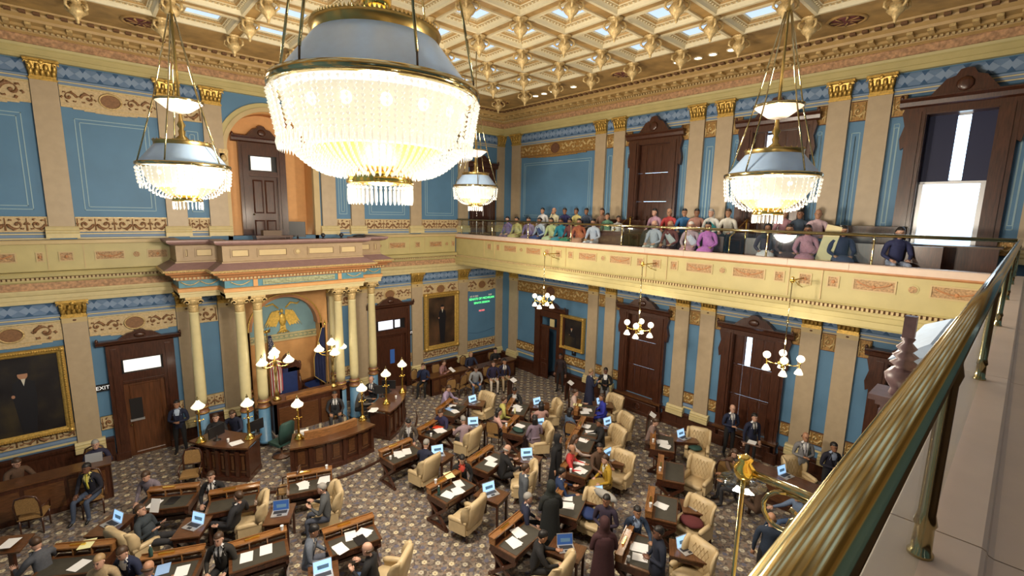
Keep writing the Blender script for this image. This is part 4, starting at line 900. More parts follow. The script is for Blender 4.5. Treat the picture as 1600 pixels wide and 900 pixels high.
# ================= crystal chandeliers =================
def chandelier(x,y,zr,sc,label,big):
    g=empty('crystal_chandelier',(x,y,zr),label=label,cat='chandelier')
    k=sc; nz=ZC-zr
    inh=any(h[0]<x<h[1] and h[2]<y<h[3] for h in holes); nz=nz+(.19 if inh else .01)
    B=bool(big)
    n=48 if B else 28
    m=MB(); m.lathe([(1.44*k,.02*k),(.88*k,.74*k)],n,cap=False); m.build('sloping_shade',mCHSH,g)
    m=MB(); m.lathe([(1.44*k,.08*k),(1.5*k,.07*k),(1.51*k,.03*k),(1.5*k,-.04*k),(1.44*k,-.06*k),(1.44*k,.08*k)],n,cap=False); m.build('rim_band',mBRASS,g)
    m=MB(); m.lathe([(.86*k,.70*k),(.9*k,.72*k),(.9*k,.82*k),(.93*k,.86*k),(.87*k,.88*k),(.86*k,.7*k)],n,cap=False)
    for i in range(n*2//1 if B else n): a=2*PI*i/(n*2 if B else n); m.octa((.9*k*math.cos(a),.9*k*math.sin(a),.88*k),.022*k,.045*k)
    m.build('crown_band',mBRASSD,g)
    # crystals
    ns=96 if B else 44; rows=9 if B else 5
    m=MB()
    for i in range(ns):
        a=2*PI*i/ns; c,s_=math.cos(a),math.sin(a)
        h=.62*k/rows
        for j in range(rows): rr=(1.46-.012*j)*k+(.03*k if i%2 else 0); m.octa((rr*c,rr*s_,-.08*k-h*(j+.5)),.034*k,h*.52)
        m.octa(((1.40)*k*c,(1.40)*k*s_,-.78*k),.022*k,.10*k)
    m.build('crystal_curtain',mCRYS,g,kind='stuff')
    m=MB(); ns2=80 if B else 36; rows2=16 if B else 8
    for i in range(ns2):
        a=2*PI*i/ns2; c,s_=math.cos(a),math.sin(a)
        for j in range(rows2):
            t=(j+.5)/rows2; rr=(.47+.90*(1-t)**.8)*k; z=(-.66-.52*math.sin(t*PI/2)**.9)*k
            if i%2 and t>.75: continue
            m.octa((rr*c,rr*s_,z),.030*k*(1-.3*t),.045*k)
    m.build('crystal_basket',mCRYS,g,kind='stuff')
    m=MB(); m.lathe([(.95*k,-.80*k),(.8*k,-.92*k),(.6*k,-1.05*k),(.43*k,-1.13*k)],32,cap=False); m.build('inner_bowl',mGBOWL,g); MB().lathe([(1.30*k,-.12*k),(1.22*k,-.45*k),(1.0*k,-.78*k)],40,cap=False).build('glow_liner',mLINER,g)  # bowl glows faintly; liner is an added glowing cone
    m=MB(); m.lathe([(.44*k,-1.12*k),(.50*k,-1.14*k),(.50*k,-1.18*k),(.47*k,-1.2*k),(.5*k,-1.26*k),(.49*k,-1.29*k),(.42*k,-1.29*k),(.44*k,-1.12*k)],32,cap=False); m.build('lower_band',mBRASSG,g)
    m=MB(); ns3=40 if B else 22
    for i in range(ns3):
        a=2*PI*i/ns3; c,s_=math.cos(a)*.47*k,math.sin(a)*.47*k
        m.sph((c,s_,-1.33*k),.026*k,6,4); m.lathe([(.012*k,-1.36*k),(.022*k,-1.38*k),(.022*k,-1.54*k),(.006*k,-1.60*k)],6,(c,s_,0),sm=False)
    m.build('prism_fringe',mCRYS2,g,kind='stuff')
    # lamps inside
    bm=MB().sph((0,0,0),.10*k,8,6).mesh('lamp_bulb',mBULB)
    for i in range(16 if B else 8):
        a=2*PI*i/(16 if B else 8); link('lamp_bulb',bm,g,(1.2*k*math.cos(a),1.2*k*math.sin(a),-.30*k))
    # stem, dish, chains
    zc=2.15 if not B else min(2.5,nz-.2)
    m=MB()
    if B: m.lathe([(.1,.86),(.16,.95),(.07,1.02),(.10,1.1),(.20,1.18),(.22,1.35),(.12,1.45),(.06,1.5),(.05,nz-.02)],16)
    else: m.lathe([(.07,.38),(.10,.42),(.04,.48),(.05,.54),(.03,.58),(.06,.64),(.03,.7),(.02,.9),(.018,zc+.1),(.035,zc+.14),(.014,zc+.2),(.014,nz-.02)],12)
    m.lathe([(.14,nz-.16),(.1,nz-.06),(.03,nz-.02)],12); m.build('stem',mBRASSG if B else mBRASSD,g)
    if not B:
        m=MB(); m.lathe([(.0,.80),(.14,.84),(.31,.97),(.32,.98)],20,cap=False); m.lathe([(.32,.975),(.335,.98),(.335,1.01),(.32,1.01),(.32,.975)],20,cap=False,m=1); m.build('opal_dish',[mDISH,mBRASS],g)
    nr=6 if B else 5
    for i in range(nr):
        a=2*PI*i/nr+.4; c,s_=math.cos(a),math.sin(a); r0=1.42*k
        if B: pts=[(r0*c,r0*s_,.06),(.95*c,.95*s_,nz-.05)]
        else: pts=[(r0*c,r0*s_,.04),(.33*c,.33*s_,1.0),(.04*c,.04*s_,zc+.12)]
        if B: MB().tube([(r0*c,r0*s_,.06),(r0*.99*c,r0*.99*s_,.26)],.014,6).build('chain',mIRON,g); pts[0]=(r0*.99*c,r0*.99*s_,.26)
        MB().tube(pts,.02 if B else .011,8).build('support_rod',mBRASS,g)
    pw=P_BIG if B else P_SMALL
    light('chandelier_light',(x,y,zr-2.1*k-.15),pw,.3*k+.08); light('chandelier_light',(x,y,zr-.45*k),pw*.025,.3*k); light('chandelier_light',(x,y,zr+(1.75 if B else 1.45)),pw*.10,.15)  # last lamp, above the crown, is added to brighten ceiling and shade
chandelier(-11.70,-10.60,9.2,1.0,'huge crystal chandelier with pale blue sloping shade nearest the viewer',1)
chandelier(-13.84,-8.1,8.15,.43,'small crystal chandelier at left in front of the blue upper wall',0)
chandelier(-6.7,-6.5,8.25,.43,'small crystal chandelier farthest away near the room corner',0)
chandelier(-7.51,-14.7,8.12,.43,'small crystal chandelier at right in front of the spectators gallery',0)
# recessed ceiling lamps
for i,(x,y) in enumerate(((-1.79,-9.78),(-1.73,-10.38),(-1.75,-10.82),(-1.75,-11.33),(-1.85,-3.95),(-1.87,-4.43),(-1.87,-4.88),(-1.85,-5.85))):
    g=empty('recessed_ceiling_light',(x,y,ZC),label='recessed round ceiling light by the cornice in the %s cluster, %s from the corner'%('nearer' if i<4 else 'farther',('first','second','third','fourth')[i%4]),cat='light',group='recessed ceiling lights')
    MB().lathe([(.13,0),(.13,-.03),(.10,-.03),(.10,0)],16,cap=False).build('trim_ring',mFRAME,g); MB().lathe([(.10,-.012),(.02,-.02)],16).build('lens',mSPOT,g)
    l=bpy.data.lights.new('spot','SPOT'); l.energy=P_SPOT; l.spot_size=R(70); l.spot_blend=.6; l.shadow_soft_size=.08; l.color=(1,.92,.8); o=bpy.data.objects.new('spot',l); COL.objects.link(o); o.location=(x,y,ZC-.06)
# carved clock canopy on the near balcony front
g=empty('carved_clock_case',(-10.2,-17.16,5.4),label='carved dark wood clock canopy with finial below the brass rail',cat='clock')
m=MB(); m.bx(-.15,1.7,.02,.36,-.3,.98); m.build('case_body',mTAN,g); m=MB(); m.rings([[(-.2,.0,1.0),(1.75,.0,1.0),(1.75,.42,1.0),(-.2,.42,1.0)],[(-.2,.0,1.12),(1.75,.0,1.12),(1.5,.2,1.14),(0,.2,1.14)]],0,False); m.build('case_top',mCLKT,g)
for xx in (-.5,):
    f=MB(); f.bx(xx-.16,xx+.16,.12,.44,.78,.82); f.bx(xx-.12,xx+.12,.16,.40,.74,.78); f.bx(xx-.09,xx+.09,.19,.37,.55,.74); f.lathe([(.07,.82),(.06,.86),(.10,.92),(.11,.97),(.07,1.02),(.05,1.03),(.09,1.06),(.05,1.09),(.08,1.12),(.04,1.15),(.065,1.18),(.03,1.22),(.045,1.25),(.02,1.28)],8,(xx,.28,0)); f.bx(xx-.035,xx+.035,.245,.315,1.26,1.42)
    f.build('finial',mFIN,g)
m=MB(); m.bx(-.6,2.15,.0,.4,-.3,-.2); m.bx(-.3,1.85,.3,.42,-.2,.6); m.build('case_frame',mFIN,g)
m=MB(); m.lathe([(.38,0),(.38,.04),(.34,.05)],24); q=m.build('clock_dial',mCREAM,g,(.78,.38,.35)); q.rotation_euler=(-PI/2,0,0)
# ================= furniture =================
m=MB(); m.bx(-.52,.52,-.34,.20,.735,.765); D_TOP=m.mesh('desk_top',mWOODM)
m=MB(); m.bx(-.46,.46,-.32,.14,.764,.770); D_PAD=m.mesh('leather_pad',mLEAD)
m=MB(); m.bx(-.53,.53,.20,.36,.90,.93); m.bx(-.53,.53,.34,.36,.93,.955); m.bx(-.52,-.49,.20,.35,.76,.90); m.bx(.49,.52,.20,.35,.76,.90); m.bx(-.17,-.15,.2,.35,.76,.9); m.bx(.15,.17,.2,.35,.76,.9); m.bx(-.52,.52,.33,.35,.76,.9); D_SH=m.mesh('shelf',mWOODL)
m=MB(); m.bx(-.5,.5,-.32,.34,.62,.735); m.bx(-.42,-.05,-.335,-.32,.64,.72); m.bx(.05,.42,-.335,-.32,.64,.72); D_AP=m.mesh('drawer_apron',mWOOD)
m=MB()
for s_ in (-1,1): m.box((0,0.0,.33),(.05,.80,.07),rx=s_*R(40))
m.bx(-.03,.03,-.36,.38,.0,.07); m.bx(-.03,.03,-.34,.36,.58,.64); m.sph((0,0,.33),(.05,.06,.06),8,5); D_SIDE=m.mesh('crossed_side_frame',mWOOD)
m=MB(); m.bx(-.46,.46,.20,.23,.12,.62); D_FR=m.mesh('modesty_panel',mWOOD)
m=MB(); m.bx(-.46,.46,-.03,.03,.30,.36); D_ST=m.mesh('stretcher',mWOOD)
m=MB(); m.lathe([(.02,0),(.02,.03),(.015,.035)],8); D_BOX=m.mesh('inkwell',mBRASS)
def senate_desk(x,y,a,label):
    g=empty('senate_desk',(x,y,0),R(a),label=label,cat='desk',group=None)
    link('desk_top',D_TOP,g); link('leather_pad',D_PAD,g); link('shelf',D_SH,g); link('drawer_apron',D_AP,g); link('modesty_panel',D_FR,g); link('stretcher',D_ST,g)
    for s_ in (-1,1): link('crossed_side_frame',D_SIDE,g,(s_*.47,0,0))
    return g
m=MB(); m.bx(-.27,.27,-.36,.36,.70,.73); T_TOP=m.mesh('table_top',mWOODM)
m=MB(); m.bx(-.24,.24,-.33,.33,.60,.70); T_AP=m.mesh('apron',mWOOD)
m=MB(); m.bx(-.025,.025,-.025,.025,0,.6); T_LEG=m.mesh('leg',mWOOD)
def side_table(x,y,a,label):
    g=empty('side_table',(x,y,0),R(a),label=label,cat='table'); link('table_top',T_TOP,g); link('apron',T_AP,g)
    for sx in (-1,1):
        for sy in (-1,1): link('leg',T_LEG,g,(sx*.21,sy*.30,0))
    return g
m=MB(); m.bx(-.17,.17,-.12,.12,0,.016); m.bx(-.14,.14,-.02,.09,.0155,.018,1); m.bx(-.05,.05,-.10,-.04,.0155,.0175,1); LP_B=m.mesh('keyboard_base',[mSILV,mKEY])
m=MB(); m.box((0,.155,.115),(.34,.012,.23),0,rx=R(-15)); LP_L=m.mesh('lid',mSILV)
m=MB(); m.box((0,.148,.115),(.32,.004,.205),0,rx=R(-15)); m.box((.01,.1425,.10),(.20,.004,.07),1,rx=R(-15)); m.box((-.06,.1415,.125),(.07,.004,.03),1,rx=R(-15)); 
LP_S=m.mesh('screen',[mSCREEN,mSCRD]); LP_D=m.mesh('screen',[mSCRB,mSCRD])
def laptop(x,y,z,a,label,dim=False):
    g=empty('laptop',(x,y,z),R(a),label=label,cat='laptop'); link('keyboard_base',LP_B,g); l=link('lid',LP_L,g); link('screen',LP_D if dim else LP_S,l); return g
# wing chair
def wingchair_parts():
    P={}
    m=MB()
    rs=[]
    for z,w,d in ((.40,.27,.05),(.48,.30,.075),(.75,.31,.085),(1.0,.335,.08),(1.10,.31,.07),(1.14,.24,.05)):
        lean=-.27-(z-.45)*.18
        rs.append([(-w,lean-d,z),(w,lean-d,z),(w+.02,lean,z),(w,lean+d*.8,z),(-w,lean+d*.8,z),(-w-.02,lean,z)])
    m.rings(rs,0,True); P['backrest']=m.mesh('backrest',mLEATH)
    for s_ in (-1,1):
        m=MB(); rs=[]
        for z,f in ((.62,.10),(.72,.17),(.9,.20),(1.05,.15),(1.12,.06)):
            lean=-.27-(z-.45)*.18; x=s_*(.31+.01); rs.append([(x-.035,lean-.02,z),(x+.035,lean-.02,z),(x+.05*s_+.03,lean+f,z),(x+.05*s_-.03,lean+f,z)])
        m.rings(rs,0,True); P['wing%d'%s_]=m.mesh('wing',mLEATH)
    m=MB(); m.rings([[(-w,-.24,z),(w,-.24,z),(w,f-.05,z),(w-.06,f,z),(-w+.06,f,z),(-w,f-.05,z)] for z,w,f in ((.40,.25,.30),(.43,.27,.33),(.49,.275,.34),(.53,.25,.31))],0,True); P['seat']=m.mesh('seat',mLEATH)
    m=MB(); m.rings([[(-w,-.30,z),(w,-.30,z),(w,.30,z),(-w,.30,z)] for z,w in ((.27,.29),(.30,.32),(.40,.32),(.42,.31))],0,False); P['seat_base']=m.mesh('seat_base',mLEATH)
    for s_ in (-1,1):
        m=MB(); x=s_*.335; m.bx(x-.05,x+.05,-.28,.24,.30,.60); m.tube([(x,-.30,.63),(x,.0,.63),(x,.20,.62),(x,.27,.60)],[.06,.065,.065,.05],10); P['arm_pad%d'%s_]=m.mesh('arm_pad',mLEATH)
    m=MB()
    for r_ in range(5):
        z=.60+r_*.11; lean=-.27-(z-.45)*.18+.068
        for c in range(5 if r_%2 else 4):
            x=(-.2+.1*c) if r_%2 else (-.15+.1*c); m.sph((x,lean,z),(.014,.010,.014),6,4)
            for s_ in (-1,1):
                if abs(x+s_*.05)<.24 and r_<4: m.tube([(x,lean,z),(x+s_*.05,lean-.018,z+.11)],.0045,4)
    P['tufting']=m.mesh('tufting',mBUTT)
    m=MB(); m.lathe([(.05,.06),(.035,.1),(.03,.27)],10)
    for k in range(4):
        a=PI/4+k*PI/2; c,s_=math.cos(a),math.sin(a); m.tube([(0,0,.14),(.18*c,.18*s_,.10),(.30*c,.30*s_,.045)],[.03,.028,.022],6); m.sph((.31*c,.31*s_,.028),.028,6,4)
    P['swivel_base']=m.mesh('swivel_base',mWOOD)
    return P
WC=wingchair_parts()
def wing_chair(x,y,a,label):
    g=empty('wing_chair',(x,y,0),R(a),label=label,cat='chair'); g.scale=(.90,.90,.93)
    for k in WC:
        o=link(k.rstrip('-1'),WC[k],g)
        if k=='tufting': o['kind']='stuff'
    return g
m=MB(); m.bx(-.22,.22,-.22,.22,.42,.47); CSEAT=m.mesh('seat',mCANE)
m=MB(); 
m.tube([(-.20,-.21,.45),(-.22,-.27,.8),(-.17,-.30,.98),(0,-.31,1.04),(.17,-.30,.98),(.22,-.27,.8),(.20,-.21,.45)],.022,6); m.tube([(-.2,-.24,.6),(.2,-.24,.6)],.016,5); 
for s_ in (-1,1): m.tube([(s_*.22,-.25,.68),(s_*.25,-.02,.67),(s_*.24,.16,.64),(s_*.22,.17,.46)],.018,6)
CFR=m.mesh('chair_frame',mWOOD)
m=MB(); m.rings([[(x,-.255-.05*(z-.6)/.4-.008,z) for x in (-.19,.19)]+[(x,-.255-.05*(z-.6)/.4+.008,z) for x in (.19,-.19)] for z in (.6,.8,.97)],0,False); CBK=m.mesh('caned_back',mCANE)
m=MB(); m.tube([(0,0,.42),(0,0,0)],[.022,.016],6); CLEG=m.mesh('leg',mWOOD)
def cane_chair(x,y,a,label,z=0,card=False):
    g=empty('cane_chair',(x,y,z),R(a),label=label,cat='chair'); link('seat',CSEAT,g); link('chair_frame',CFR,g); link('caned_back',CBK,g)
    for sx in (-1,1):
        for sy in (-1,1): link('leg',CLEG,g,(sx*.19,sy*.19,0))
    return g
def paper(x,y,z,a,label,kind='w',w=.22,h=.30,n=1):
    m=MB()
    rnd=random.Random(int(abs(x*131+y*77)*100))
    for k in range(n):
        ox,oy,r_=rnd.uniform(-.05,.05)*k,rnd.uniform(-.04,.04)*k,rnd.uniform(-.3,.3)*(k>0)
        c,s_=math.cos(r_),math.sin(r_); m.slab([(ox+c*u-s_*v,oy+s_*u+c*v) for u,v in ((-w/2,-h/2),(w/2,-h/2),(w/2,h/2),(-w/2,h/2))],k*.004,k*.004+.003)
    mm={'w':mWHITE,'y':mYELP,'r':mREDP,'b':mBLUEP,'k':mBLACK}[kind]
    m.build('paper',mm,None,(x,y,z),R(a),label=label,cat='paper')
def lab(pre,words):
    w=(pre+words).split(); return ' '.join(w[:16])
def loc2(x,y,a,u,v): c,s_=math.cos(R(a)),math.sin(R(a)); return x+c*u-s_*v,y+s_*u+c*v
# stations: id, desk x,y,angle, side (+1 right/-1 left/0 none), laptop xy or None, words that single the station out, papers
ST=[
('D1',-11.55,-6.15,-19,-1,'nearest the secretary desk left of the aisle',[('w',-.15,-.02,5,3),('w',.3,.02,-12,2)]),
('D2',-11.58,-8.72,-9,-1,'of the man in grey suit at lower centre left',[('w',.22,.0,25,2),('w',-.02,.06,-8,1),('w',-.3,-.2,12,2),('k',.12,-.18,10,1)]),
('D3',-13.15,-7.95,-11,0,'with two white sheets at lower left beside the bearded man',[('w',-.22,-.02,-5,1),('w',.12,.02,-4,1)]),
('D4',-9.09,-6.30,6,1,'left of the central aisle where the visitor in grey leans in',[('w',-.08,.0,-20,3),('w',.14,-.04,-25,2)]),
('D5',-9.0,-8.62,8,1,'of the woman in the red shirt',[('w',-.22,-.12,10,2),('w',.05,-.18,-10,2),('w',.25,.02,-20,1),('y',.18,.30,-20,1)]),
('D6',-7.48,-8.2,14,1,'of the bald man in black at centre',[('w',.12,.0,-5,2),('w',-.1,-.15,10,1)]),
('D7',-8.95,-10.95,10,1,'of the grey haired man with pink tie at lower centre',[('w',.12,.05,-12,2),('w',-.18,-.05,-5,2)]),
('D8',-5.75,-10.0,18,1,'of the woman in the mustard coat',[('w',.15,.08,15,2),('w',-.18,-.1,-20,3)]),
('D9',-7.25,-10.9,24,1,'beside the standing woman in the black head scarf',[('w',-.1,.0,10,2),('w',.18,.12,15,1)]),
('D10',-2.80,-10.75,30,1,'before the tufted chair with the green bag',[('w',.0,.02,10,3),('w',-.2,-.08,-5,2)]),
('D11',-4.08,-11.75,28,0,'left bare with an empty dark leather pad',[]),
('D12',-5.68,-12.42,27,1,'with one sheet before the chair with the maroon sweater',[('w',.05,.02,-15,2)]),
('D13',-7.35,-12.85,20,1,'of the bespectacled man in navy at lower right',[('w',.05,.02,5,3),('w',-.2,-.08,10,1)]),
('Da',-6.30,-4.75,28,1,'of the man in lavender nearest the far portrait',[('w',-.1,-.16,-30,2),('b',.0,.08,-20,1),('w',.26,.14,20,1),('k',.15,-.05,0,1)]),
('Db',-4.50,-6.15,34,1,'second from the corner in the back row',[('w',-.1,.0,5,3),('w',.15,.1,-20,2)]),
('Dc',-2.75,-7.75,32,1,'of the woman in the bright blue dress',[('w',.05,-.05,5,2),('w',-.22,.0,20,1),('y',.0,.28,0,1)]),
('Dd',-3.80,-8.75,27,1,'of the person in black by the denim jacket',[('w',-.2,-.08,15,2),('w',.12,.15,-10,2)]),
('Df',-7.55,-5.72,18,1,'with the red folder',[('r',.16,.08,5,1),('w',.05,-.14,-25,3),('k',-.22,.05,15,1)]),
('Dg',-5.45,-7.25,24,1,'with white papers and a dark bag behind the aisle',[('w',.1,.02,-20,3),('k',-.15,-.1,10,1)]),
('Dh',-4.72,-9.2,26,0,'of the bald man in the red top',[('w',.2,.0,-10,1)]),
('Di',-14.25,-4.75,-28,-1,'with a navy folder at the far left',[('w',-.25,-.1,-10,1),('k',.08,-.05,-10,1)]),
('Dj',-13.15,-5.75,-20,-1,'of the man reclining in a dark suit at left',[]),
('Dl',-15.85,-5.95,-32,0,'of the grey suited man at the lower left corner',[('y',.05,.28,10,1),('w',.15,-.12,-20,1)]),
('Dm',-14.55,-7.35,-24,0,'with photographs at the bottom edge left',[('w',.25,-.1,5,1),('b',-.1,.05,10,1)]),
]
LPOS={'D4':(-8.32,-6.99),'D5':(-8.36,-9.38),'D6':(-6.51,-8.74),'D7':(-8.41,-11.84),'D8':(-4.68,-10.28),'D9':(-6.5,-11.21),'D10':(-1.94,-11.01),'D12':(-4.99,-12.93),'D13':(-6.54,-13.5),'Da':(-5.26,-4.7),'Db':(-3.61,-6.35),'Dc':(-1.79,-7.78),'Dd':(-3.0,-9.0),'Df':(-6.44,-6.16),'Dg':(-4.82,-7.63),'Di':(-15.3,-4.94),'Dj':(-14.0,-6.13),'D1':(-12.46,-6.87),'D2':(-12.41,-9.35)}
for sid,x,y,a,side,words,pp in ST:
    senate_desk(x,y,a,'walnut senator desk '+words)
    cnt={}
    for i,(k,u,v,r_,n) in enumerate(pp):
        px,py=loc2(x,y,a,u,v); onshelf=v>.2
        nm={'w':'white papers','y':'yellow pad','r':'red folder','b':'light blue sheet','k':'black folder'}[k]
        same=sorted(q[1] for q in pp if q[0]==k); pos={1:('',),2:('left ','right '),3:('left ','middle ','right ')}[len(same)][same.index(u)]
        paper(px,py,.931 if onshelf else .772+.003*i,a+r_,lab(pos+nm+' on the desk ',words),k,n=n)
    # name plate on the shelf
    px,py=loc2(x,y,a,-.1,.27)
    MB().bx(-.13,.13,-.02,.02,0,.035).build('name_plate',mBRASSG,None,(px,py,.931),R(a),label=lab('name plate on the desk ',words),cat='name plate')
    if sid in LPOS:
        lx,ly=LPOS[sid]; ta=a+(10 if side>0 else -10)
        # the stand that carries the laptop
        side_table(lx,ly,ta,lab('side table ',words))
        extra={'Di':-38,'Dj':-38,'D1':-8,'D2':-5}.get(sid,0)
        la={'D10':-10,'D12':-14,'D13':-18,'D9':-28,'D8':0,'Dc':0,'Dd':-8,'Db':-6,'Da':0,'Df':-30,'Dg':-20,'D5':-10,'D6':-30,'D4':-20,'D7':-35}.get(sid,a+extra)
        laptop(lx,ly,.732,la,lab('laptop ',words),dim=sid in('D7','D1'))
# the chairs of the senators
CH=[(-11.55,-7.05,78,'turned sideways under the grey haired man reading his phone'),(-11.35,-9.85,38,'of the bald man at bottom centre left'),(-8.88,-7.08,12,'seen from behind under the man in navy at left of centre'),
(-9.15,-9.38,16,'seen from behind at the desk of the woman in red'),(-7.2,-9.25,45,'of the bald man in black at the centre'),(-9.0,-11.95,14,'seen from behind at the bottom centre edge'),
(-4.9,-10.65,98,'with tufted back of the woman in mustard'),(-6.95,-11.4,105,'holding a blue jacket and grey scarf'),(-1.86,-11.4,112,'with tufted back and a green bag on its seat'),(-3.52,-12.2,92,'standing empty beside the bare desk'),
(-5.38,-13.05,85,'with a maroon sweater on the seat'),(-6.80,-13.72,80,'at the bottom right desk of the navy suit'),(-5.08,-4.92,100,'empty by the laptop nearest the far portrait'),(-3.6,-6.85,58,'of the dark haired woman in the back row'),
(-1.6,-8.0,88,'of the woman in the blue dress by the window'),(-2.68,-9.12,70,'of the person in black near the right wall'),(-7.02,-6.55,16,'seen from behind before the red folder desk'),(-5.25,-7.95,58,'of the woman in patterned dress'),
(-3.72,-9.55,75,'beside the woman in pale top'),(-14.92,-5.65,-62,'of the man holding up a sheet at left'),(-12.95,-6.35,72,'of the man reclining in dark suit'),(-1.35,-14.05,150,'at the long desk by the right wall')]
for x,y,a,w in CH: wing_chair(x,y,a,'buff leather wing chair '+w)
# things left on chairs
def cloth_lump(name,x,y,z,rx,ry,rz_,mt_,label,cat,a=0):
    m=MB(); rnd=random.Random(int(abs(x)*100)); rs=[]
    for i in range(7):
        t=PI*i/6; q=max(math.sin(t),.05)
        rs.append([(rx*q*math.cos(b)*(1+.14*math.sin(3*b+i)),ry*q*math.sin(b)*(1+.14*math.cos(2*b+i)),rz_*(1-math.cos(t))/2) for b in [2*PI*j/14 for j in range(14)]])
    m.rings(rs); return m.build(name,mt_,None,(x,y,z),R(a),label=label,cat=cat)
mMAR=mat('maroon knit',(.10,.018,.02),.9); mGRNB=mat('dark green bag',(.02,.06,.05),.7); mBLUJ=mat('navy cloth',(.012,.03,.12),.8); mGREY=mat('grey knit',(.32,.31,.29),.9)
cloth_lump('sweater',-5.42,-13.02,.53,.24,.26,.16,mMAR,'maroon sweater heaped on a buff wing chair','clothing'); cloth_lump('bag',-1.98,-11.38,.53,.2,.2,.12,mGRNB,'dark green bag lying on the tufted wing chair','bag')
cloth_lump('jacket',-6.98,-11.3,.53,.22,.24,.16,mBLUJ,'bright navy jacket heaped on the seat of a wing chair','clothing'); cloth_lump('scarf',-6.72,-11.55,.98,.12,.3,.2,mGREY,'grey scarf draped over the wing chair back','clothing')
cloth_lump('handbag',-5.65,-7.4,.775,.14,.2,.09,mGRNB,'dark green handbag on the desk of white papers','bag')
# press desks, benches and guest chairs at the walls
def long_desk(x0,y0,x1,y1,label,h=.95,d=.5,panels=5):
    L=math.dist((x0,y0),(x1,y1)); a=math.atan2(y1-y0,x1-x0); g=empty('press_desk',(x0,y0,0),a,label=label,cat='desk')
    MB().bx(0,L,-.02,d,h-.04,h).build('desk_top',mWOODM,g); m=MB(); m.bx(.02,L-.02,.02,.06,.0,h-.04); m.bx(.02,.06,.02,d-.02,0,h-.04); m.bx(L-.06,L-.02,.02,d-.02,0,h-.04); m.build('front_board',mWOOD,g)
    for i in range(panels): MB().bx(.1+(L-.2)*i/panels+.04,.1+(L-.2)*(i+1)/panels-.04,-.0,.025,.15,h-.15).build('front_panel',mWOODM,g)
    MB().bx(.04,L-.04,.06,d-.03,h-.4,h-.38).build('inner_shelf',mWOOD,g)
    return g
long_desk(-19.2,-2.12,-15.18,-2.25,'long walnut press desk along the rostrum wall at far left')
long_desk(-5.25,-1.75,-3.3,-1.75,'walnut press desk in front of the tall portrait',.8); long_desk(-3.1,-2.0,-.75,-2.0,'walnut press desk in the corner of the room',.8)
long_desk(-2.35,-12.6,-2.25,-16.5,'long walnut desk by the right wall beyond the brass bracket',.8)
g=empty('reading_stand',(-1.35,-12.75,0),R(100),label='slanted wooden reading stand with a white paper near the two standing men',cat='stand')
MB().box((0,0,1.02),(.5,.36,.03),rx=R(22)).build('slanted_top',mWOODM,g); m=MB(); m.bx(-.03,.03,-.03,.03,0,1.0); m.bx(-.2,.2,-.15,.15,0,.04); m.build('post',mWOOD,g); paper(-1.35,-12.75,1.08,100,'white paper lying on the slanted reading stand')
g=empty('reading_stand',(-16.75,-4.95,0),R(-30),label='slanted wooden reading stand with white paper at the left edge',cat='stand')
MB().box((0,0,1.0),(.55,.42,.03),rx=R(14)).build('slanted_top',mWOODM,g); m=MB(); m.bx(-.04,.04,-.04,.04,0,.98); m.bx(-.22,.22,-.18,.18,0,.04); m.build('post',mWOOD,g); paper(-16.75,-5.0,1.06,-30,'white paper lying on the reading stand at the left edge')
# tall pages stands with white cards
for x,y,a,w in ((-3.45,-4.75,20,'nearest the corner'),(-1.95,-6.35,20,'by the woman in the long navy dress'),(-2.1,-9.95,20,'beside the walnut desk near the second window')):
    g=empty('card_stand',(x,y,0),R(a),label='dark wooden stand topped by a white card '+w,cat='stand')
    m=MB(); m.tube([(0,0,0),(-.02,.03,.6),(0,0,1.15)],[.04,.03,.03],6); m.bx(-.18,.18,-.15,.15,0,.04); m.bx(-.22,.22,.1,.13,.5,1.2); m.build('frame',mWOOD,g); MB().box((0,-.02,1.18),(.3,.2,.012),rx=R(30)).build('card',mWHITE,g)
for i,(x,y,a,w) in enumerate(((-4.9,-2.5,-10,'second from the left before the corner press desk'),(-4.35,-2.42,15,'third from the left before the corner press desk'),(-16.6,-2.75,-15,'with an open back at the far left press desk'),(-17.6,-3.6,-5,'at the far left edge of the floor'),(-2.55,-12.5,-60,'near the reading stand at right'),
   (-3.85,-2.75,180,'under the man in the grey shirt'),(-2.9,-2.75,180,'under the woman in white trousers'),(-2.32,-2.85,180,'under the man in khaki trousers'),(-5.45,-1.2,200,'under the man holding his face'),(-4.4,-1.1,180,'under the woman in mauve'),(-2.8,-.95,190,'under the blonde woman in navy'),(-13.62,-3.1,160,'with a round back left of the left clerk desk'),
   (-15.6,-2.75,180,'under the man with the yellow tie'),(-15.5,-1.3,180,'behind the press desk with the white laptop'),(-4.0,-8.3,-70,'of the woman in the denim jacket'),(-5.9,-6.6,-60,'of the woman reading at the back row desk'),(-11.9,-5.5,60,'empty between the left desks'),(-1.35,-1.2,180,'under the dark clad person in the corner'),(-9.4,-2.15,180,'of the clerk with the dark tie'))):
    cane_chair(x,y,a,'dark cane backed wooden chair '+w,z=.15 if i==18 else 0)
